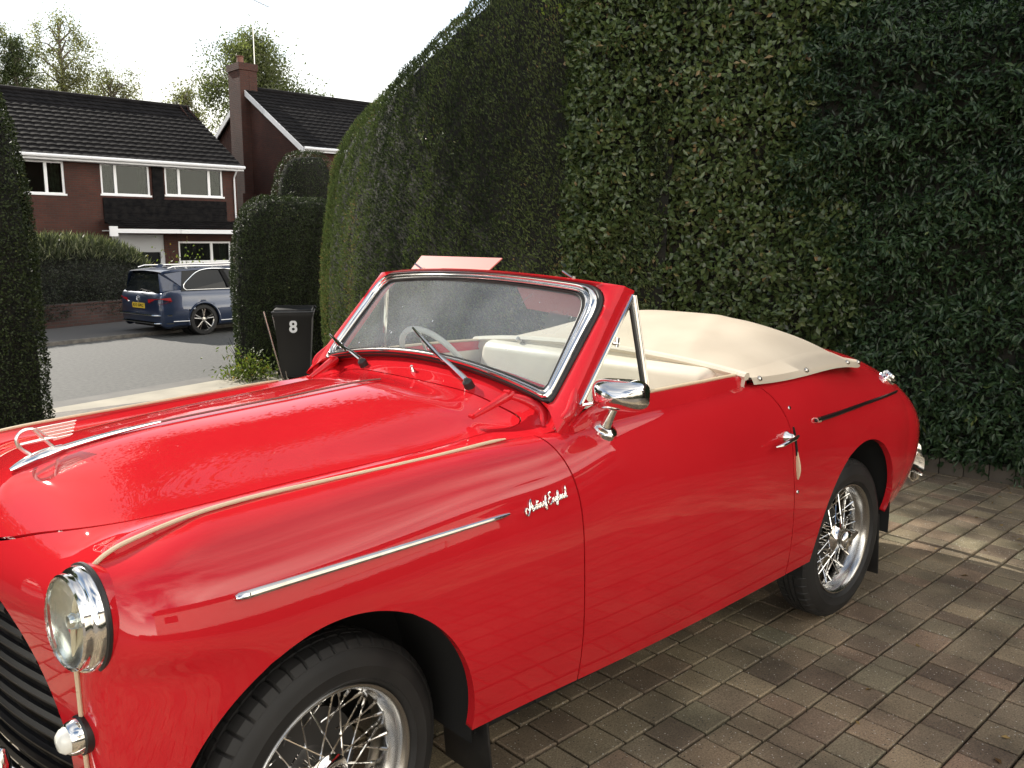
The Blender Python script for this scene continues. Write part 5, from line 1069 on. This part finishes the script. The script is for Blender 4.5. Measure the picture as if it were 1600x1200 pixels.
mb = MB(); mb.box(XG-.62, XG-.003, 32.75, 34.25, -.8, 3.4); mb.box(XG-.42, XG-.003, 32.95, 34.05, 3.4, 8.74); mb.box(XG-.47, XG+.4, 32.9, 34.1, 8.52, 8.80); mb.box(XG+.003, XG+.36, 32.95, 34.05, 7.3, 8.52); ch = mb.build('chimney', BRICK, h2, smooth=False)
mb = MB(); mb.lathe([(.16, 0), (.17, .05), (.14, .12), (.13, .30), (.17, .34), (.15, .36)], 14, Matrix.Translation((XG-.1, 33.5, 8.80))); mb.build('chimney_pot', mat('clay_pot', (.16, .07, .05), .8), ch)
mb = MB(); mb.tube([(XG+.3, 33.0, 8.4), (XG+.3, 33.0, 11.6)], .022, 6); mb.tube([(XG-.2, 32.9, 11.5), (XG+1.2, 33.2, 11.3)], .012, 5)
for k in range(7): mb.tube([(XG-.1+.19*k, 32.6+.05*k, 11.48-.03*k), (XG-.1+.19*k, 33.4+.02*k, 11.48-.03*k)], .006, 4)
mb.build('aerial', DCHROME, h2)
mb = MB(); mb.lathe([(.10, 0), (.11, .2), (.08, .35), (.10, .4)], 10, Matrix.Translation((24.5, YM, ZP2+.15))); mb.build('roof_vent', mat('vent', (.08, .05, .04), .8), h2)
kids(h2, bf)
# neighbour behind the climber: brick wall and window sill just showing
bf = set(COL.objects)
h3 = empty('brick_house', (9, -1, 0), 0, 'brown brick house wall with a stone window ledge above the climber at top right', 'house')
mb = MB(); mb.box(7.4, 7.68, -7, 3.4, -.1, 3.30); mb.box(7.4, 7.68, -7, -1.2, 3.30, 6.2); mb.box(7.4, 7.68, 1.35, 3.4, 3.30, 6.2); mb.box(7.4, 7.68, -1.2, 1.35, 4.6, 6.2); mb.box(7.68, 15, 3.12, 3.4, -.1, 6.2); mb.box(7.68, 15, -7, -6.7, -.1, 6.2); mb.build('wall', BRICK, h3, smooth=False)
mb = MB(); mb.box(7.30, 7.44, -1.3, 1.45, 3.30, 3.40); mb.build('window_sill', KERB, h3, smooth=False)
mb = MB()
for y in (-1.2, -.4, .45, 1.29): mb.box(7.46, 7.52, y, y+.07, 3.40, 4.6)
mb.box(7.46, 7.52, -1.13, 1.29, 3.40, 3.47); wf = mb.build('window', UPVC, h3, smooth=False); mb = MB(); mb.box(7.53, 7.54, -1.2, 1.35, 3.40, 4.6); mb.build('pane', DARKGLASS, wf, smooth=False)
mb = MB(); mb.v = [(7.1, -7.3, 6.1), (7.1, 3.7, 6.1), (11.3, 3.7, 8.9), (11.3, -7.3, 8.9), (15.5, -7.3, 6.1), (15.5, 3.7, 6.1)]; mb.f = [(0, 1, 2, 3), (3, 2, 5, 4), (0, 3, 4), (1, 5, 2)]; mb.mi = [0]*4; mb.build('roof', TILE, h3, smooth=False)
kids(h3, bf)
# the owner's house behind the photographer: pale rendered front, only seen mirrored in paint and chrome
bf = set(COL.objects)
h4 = empty('rendered_house', (5, -14, 0), 0, 'pale rendered house facing the driveway, seen mirrored in the red paint and the chrome', 'house')
REND = mat('cream_render', (.75, .70, .62), .8); noise_col(REND, (.70, .65, .57), (.78, .73, .65), 2, 7)
mb = wall_holes(-5, 12.5, -.05, 5.2, -10.6, .3, [(4.2, 6.6, -.05, 2.2), (8.2, 10.4, .9, 2.2), (-3, -1, 3.3, 4.4), (8.2, 10.4, 3.3, 4.4)]); mb.box(-5, 12.5, -18, -17.7, -.05, 5.2); mb.box(12.2, 12.5, -17.7, -10.6, -.05, 5.2); mb.box(-5, -4.7, -17.7, -10.6, -.05, 5.2); mb.build('wall', REND, h4, smooth=False)
mb = MB()
for a, b, c, d in [(8.2, 10.4, .9, 2.2), (-3, -1, 3.3, 4.4), (8.2, 10.4, 3.3, 4.4)]: mb.box(a, b, -10.45, -10.42, c, d)
mb.build('pane', DARKGLASS, h4, smooth=False)
mb = MB(); mb.box(4.2, 6.6, -10.42, -10.38, -.05, 2.2); mb.build('garage_door', mat('garage_white', (.7, .69, .66), .5), h4, smooth=False)
mb = MB(); mb.v = [(-5.4, -10.0, 5.1), (12.9, -10.0, 5.1), (12.9, -14.1, 7.9), (-5.4, -14.1, 7.9), (12.9, -18.4, 5.1), (-5.4, -18.4, 5.1)]; mb.f = [(0, 1, 2, 3), (3, 2, 4, 5), (0, 3, 5), (1, 4, 2)]; mb.mi = [0]*4; mb.build('roof', TILE, h4, smooth=False)
kids(h4, bf)
S = hedge_surface([(-9, -8.6, .4, 0, 1.15), (-3, -8.6, .4, 0, 1.2), (3, -8.6, .4, 0, 1.3), (9, -8.6, .45, 0, 1.5), (12, -8.2, .5, 0, 2.2)], .3, .3, 2.4)
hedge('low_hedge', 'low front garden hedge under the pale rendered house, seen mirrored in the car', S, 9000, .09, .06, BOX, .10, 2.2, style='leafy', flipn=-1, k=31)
tree('offscreen_tree', 'dark garden tree mirrored in the car door', 15.5, -8.5, 0, 7.0, 2.6, 1.5, 9000, .2, .12, OAK, .8, 12)['group'] = 'garden trees'
tree('offscreen_tree', 'unseen tree added behind the yew hedge, its crown above the picture set to shade the driveway', 6.5, 5.7, -.3, 9.8, 3.3, 7.1, 75000, .15, .11, OAK, 1.2, 15, off=(-.9, 4.2))['group'] = 'garden trees'  # unseen tree added, crown offset along the sun's path to shade the driveway
# ------------------------------------------------------------------ wheelie bin
bn = empty('wheelie_bin', (5.32, 9.22, -.56), rad(-32), 'black wheelie bin with a white number 8 standing against the dark hedge', 'bin')
BINP = mat('bin_plastic', (.007, .007, .0075), .5)
mb = MB(); v = []
for z, hx, hy in ((.05, .205, .23), (.93, .265, .34), (.97, .285, .36), (1.0, .285, .36)): v += [(-hx, -hy, z), (hx, -hy, z), (hx, hy, z), (-hx, hy, z)]
mb.add(v, [(3, 2, 1, 0)]+[(r*4+i, r*4+(i+1) % 4, (r+1)*4+(i+1) % 4, (r+1)*4+i) for r in range(3) for i in range(4)]); mb.box(-.13, .13, -.262-.012, -.25, .18, .55, Matrix.Rotation(rad(-7), 4, 'X')); mb.build('body', BINP, bn, sharp=30)
mb = MB(); mb.box(-.295, .295, -.375, .36, 1.0, 1.025, None, .01); mb.box(-.27, .27, -.35, .34, 1.02, 1.06, None, .018); mb.build('lid', BINP, bn)
mb = MB(); mb.tube([(-.30, .30, 1.03), (-.30, .40, 1.05), (.30, .40, 1.05), (.30, .30, 1.03)], .016, 8); mb.build('handle', BINP, bn)
mb = MB(); mb.tube([(-.30, -.36, 1.02), (.30, -.36, 1.02)], .012, 8); mb.build('lid_lip', mat('worn_plastic', (.10, .10, .10), .35), bn)
for s in (-1, 1): mb = MB(); mb.lathe([(.0001, -.03), (.09, -.03), (.10, -.02), (.10, .02), (.09, .03), (.0001, .03)], 24, frame((s*.26, .28, .10), (1, 0, 0))); mb.build('wheel', RUBBER, bn)
def textmesh(name, txt, size, m, parent, M, ext=.002, off=0.0, sx=1.0):
    cu = bpy.data.curves.new('t', 'FONT'); cu.body = txt; cu.size = size; cu.extrude = ext; cu.align_x = 'CENTER'; cu.align_y = 'CENTER'; cu.offset = off
    o = bpy.data.objects.new('t', cu); COL.objects.link(o); dg = bpy.context.evaluated_depsgraph_get(); me = bpy.data.meshes.new_from_object(o.evaluated_get(dg)); bpy.data.objects.remove(o)
    me.transform(M @ Matrix.Diagonal((sx, 1, 1, 1))); me.materials.clear(); me.materials.append(m); return link(name, me, None, parent)
Mf = Matrix.Translation((.0, -.345, .80)) @ Matrix.Rotation(rad(90-7), 4, 'X'); textmesh('number', '8', .24, mat('white_sticker', (.8, .8, .8), .5), bn, Mf, .002, .007, .95)
# metal hand rail tubes leaning by the bin
rl = empty('metal_tubes', (4.98, 9.16, -.56), 0, 'pair of dull metal tubes leaning upright beside the wheelie bin', 'tubes'); mb = MB(); mb.tube([(.06, -.05, 0), (-.12, .11, 1.02)], .014, 8); mb.build('tube', DCHROME, rl); mb = MB(); mb.tube([(.12, -.08, 0), (-.02, .04, .97)], .012, 8); mb.build('tube', DCHROME, rl)
# ------------------------------------------------------------------ blue estate car
est = empty('estate_car', (5.62, 16.50, ZR), rad(8), 'dark blue estate car parked half on the far pavement, seen from its rear corner', 'car')
BLUE = mat('blue_paint', (.020, .036, .082), .3, .35, Coat_Weight=1.0, Coat_Roughness=.03)
def eloft():
    st = [(0.0, .72, .33, .80), (.03, .80, .30, .86), (.10, .86, .22, .93), (.28, .895, .20, .975), (.7, .91, .20, .985), (1.4, .915, .20, .975), (2.6, .915, .20, .965), (3.4, .905, .20, .955), (4.0, .885, .20, .90), (4.4, .84, .20, .82), (4.65, .74, .24, .72), (4.77, .60, .34, .62)]
    X = [s[0] for s in st]; Wk = np.array([s[1:] for s in st]); xs = np.r_[np.linspace(0, .3, 14), np.linspace(.33, 4.77, 90)]; Q = spl_w(X, xs)@Wk; G = []
    for x, (w, zb, zt) in zip(xs, Q):
        r = []
        for t, k in ((0, .90), (.05, .965), (.25, 1.0), (.48, 1.0), (.60, .992), (.66, .975), (.80, .975), (.93, .955), (1.0, .93)): r.append((w*k, zb+(zt-zb)*t))
        r += [(w*.6, zt+.015), (0, zt+.02)]; full = [(x, -a, b) for a, b in r]+[(x, a, b) for a, b in r[::-1][1:]]; G.append(full)
    return np.array(G), xs
G, xs = eloft(); mb = MB()
# cut wheel openings by skipping faces
n_, m_ = G.shape[:2]; mb.v = [tuple(p) for p in G.reshape(-1, 3)]
for i in range(n_-1):
    for j in range(m_-1):
        q = [G[i, j], G[i+1, j], G[i+1, j+1], G[i, j+1]]; c = sum(q)/4
        if abs(c[1]) > .6 and any(math.hypot(c[0]-wx, c[2]-.335) < .365 for wx in (.98, 3.77)): continue
        mb.f.append((i*m_+j, (i+1)*m_+j, (i+1)*m_+j+1, i*m_+j+1)); mb.mi.append(0)
mb.f.append(tuple(range(m_))); mb.mi.append(0); mb.f.append(tuple((n_-1)*m_+k for k in range(m_-1, -1, -1))); mb.mi.append(0)
body = mb.build('body', BLUE, est, sharp=40)
def eg(x, w, z): return [(x, -w, z), (x, w, z)]
roofp = [(.18, .66, 1.375), (.24, .675, 1.40), (.55, .69, 1.435), (1.2, .70, 1.465), (2.0, .70, 1.475), (2.9, .68, 1.44), (3.15, .66, 1.40)]
mb = MB(); R = []
for x, w, z in roofp: R.append([(x, -w-.03, z-.06), (x, -w, z-.018), (x, -w*.6, z), (x, 0, z+.012), (x, w*.6, z), (x, w, z-.018), (x, w+.03, z-.06)])
mb.grid(np.array(R)); mb.v += [(.18, -.66, 1.34), (.18, .66, 1.34), (.30, .66, 1.34), (.30, -.66, 1.34)]; k = len(mb.v)-4; mb.f.append((k, k+1, k+2, k+3)); mb.mi.append(0); mb.build('roof', BLUE, est)
def quad(name, pts, m, parent=est): return MB().add(pts, [tuple(range(len(pts)))]).build(name, m, parent, smooth=False)
quad('rear_window', [(.075, -.70, .93), (.075, .70, .93), (.235, .60, 1.355), (.235, -.60, 1.355)], DARKGLASS)
quad('windscreen', [(3.95, -.72, .93), (3.95, .72, .93), (3.05, .62, 1.41), (3.05, -.62, 1.41)], DARKGLASS)
for s in (-1, 1):
    mb = MB(); mb.add([(.10, s*.72, .93), (.62, s*.865, .975), (.62, s*.70, 1.40), (.20, s*.665, 1.35), (.14, s*.62, 1.33)], [(0, 1, 2, 3, 4)]); mb.build('rear_pillar', BLUE, est, smooth=False)
    mb = MB(); mb.add([(.50, s*.872, .96), (3.9, s*.80, .94), (3.1, s*.69, 1.39), (.62, s*.712, 1.385)], [(0, 1, 2, 3)]); mb.build('side_window', DARKGLASS, est, smooth=False)
    pts = smooth_line([(.60, s*.878, .985), (.56, s*.862, 1.03), (.70, s*.80, 1.20), (.92, s*.745, 1.345), (1.8, s*.722, 1.40), (3.1, s*.70, 1.385)], 40); mb = MB(); mb.tube(pts, .009, 6); mb.tube([(.60, s*.878, .985), (2.2, s*.880, .975), (3.85, s*.82, .95)], .009, 6); mb.build('chrome_trim', CHROME, est)
    mb = MB(); mb.add([(1.62, s*.874, .985), (1.74, s*.872, .985), (1.60, s*.720, 1.40), (1.50, s*.722, 1.40)], [(0, 1, 2, 3)]); mb.v = [(a, b+s*.004, c) for a, b, c in mb.v]; mb.build('door_pillar', BLACK, est, smooth=False)
    mb = MB(); mb.tube([(.35, s*.62, 1.435), (.5, s*.62, 1.475), (2.8, s*.60, 1.485), (3.0, s*.60, 1.44)], .014, 8); mb.build('roof_rail', CHROME, est)
    mb = MB(); mb.add([(-.004, s*.42, .80), (.03, s*.80, .82), (.24, s*.905, .84), (.27, s*.91, .76), (.04, s*.83, .70), (-.004, s*.42, .72)], [(0, 1, 2, 3, 4, 5)]); mb.v = [(a-.016, b+s*.006, c) for a, b, c in mb.v]; mb.build('tail_light', mat('tail_red', (.45, .015, .02), .15, Coat_Weight=1), est, smooth=False)
    mb = MB(); mb.tube([(.25, s*.925, .34), (.62, s*.925, .33)], .010, 6); mb.tube([(1.36, s*.925, .30), (3.35, s*.925, .30)], .010, 6); mb.build('sill_trim', CHROME, est)
    mb = MB(); mb.box(1.75, 1.93, s*.918-.012, s*.918+.012, .845, .87, None, .008); mb.build('door_handle', BLUE, est)
    for wx in (.98, 3.77):
        M = Matrix(((1, 0, 0, wx), (0, 0, s, s*.80), (0, 1, 0, .335), (0, 0, 0, 1))); w = MB(); w.lathe([(.24, -.10), (.31, -.10), (.333, -.07), (.333, .07), (.315, .095), (.25, .10), (.24, .09)], 40, M); wh_ = w.build('wheel', TYRE, est)
        w = MB(); w.lathe([(.24, .085), (.235, .09), (.225, .06), (.22, -.02), (.0001, -.03)], 40, M); w.build('rim_barrel', BLACK, wh_)
        w = MB()
        for q in range(5):
            for dd in (-.16, .16):
                a = q*2*math.pi/5+.3; w.tube([tuple(M @ Vector((.05*math.cos(a), .05*math.sin(a), .06))), tuple(M @ Vector((.232*math.cos(a+dd), .232*math.sin(a+dd), .08)))], [.018, .015], 6)
        w.lathe([(.225, .075), (.238, .092), (.245, .085)], 40, M); w.lathe([(.06, .05), (.05, .075), (.0001, .078)], 16, M); w.build('rim', DCHROME, wh_)
        q_ = MB(); q_.tube([(wx+.372*math.cos(t), s*.905, .335+.372*math.sin(t)) for t in np.linspace(-.25, math.pi+.25, 40)], .024, 8, flat=1); q_.build('arch_lip', BLUE, est)
        a_ = MB(); a_.lathe([(.37, -.35), (.37, -.06), (.0001, -.36)], 32, M); a_.build('wheel_arch', BLACK, est)
mb = MB(); mb.box(.3, 4.5, -.80, .80, .18, .9); mb.build('interior', BLACK, est, smooth=False)
mb = MB(); yy = np.linspace(-.9, .9, 30); xx = -.03+.30*np.clip((np.abs(yy)-.70)/.2, 0, 1)**1.6; mb.tube(np.stack([xx, yy, np.full(30, .30)], 1), .014, 6); mb.tube(np.stack([xx-.02, yy*.985, np.full(30, .47)], 1), .03, 8, flat=.7); mb.build('bumper_trim', CHROME, est)
mb = MB(); mb.box(-.012, -.004, -.26, .26, .60, .71); pl = mb.build('number_plate', mat('yellow_plate', (.75, .52, .05), .4), est, smooth=False); textmesh('plate_text', 'K13 GKC', .085, BLACK, pl, Matrix.Translation((-.014, 0, .655)) @ Matrix.Rotation(rad(-90), 4, 'Z') @ Matrix.Rotation(rad(90), 4, 'X'), .001, .001, 1.25)
mb = MB(); n = 28; mb.tube([(-.012, .055*math.cos(t), .80+.055*math.sin(t)) for t in np.linspace(0, 2*math.pi, n+1)[:-1]], .006, 6, closed=True); mb.tube([(-.014, .035, .84), (-.014, .014, .795), (-.014, 0, .82), (-.014, -.014, .795), (-.014, -.035, .84)], .0045, 5); mb.tube([(-.014, .044, .80), (-.014, .02, .755), (-.014, 0, .79), (-.014, -.02, .755), (-.014, -.044, .80)], .0045, 5); mb.build('emblem', CHROME, est)
mb = MB(); mb.tube([(.055, .02, .955), (.03, -.10, 1.0), (.035, -.38, .975)], [.014, .010, .006], 6); mb.build('rear_wiper', RUBBER, est)
mb = MB(); mb.add([(.55, -.02, 1.44), (.62, 0, 1.50), (.50, 0, 1.515), (.42, .0, 1.44), (.55, .02, 1.44)], [(0, 1, 2, 3), (4, 3, 2, 1)]); mb.build('roof_aerial', BLUE, est)
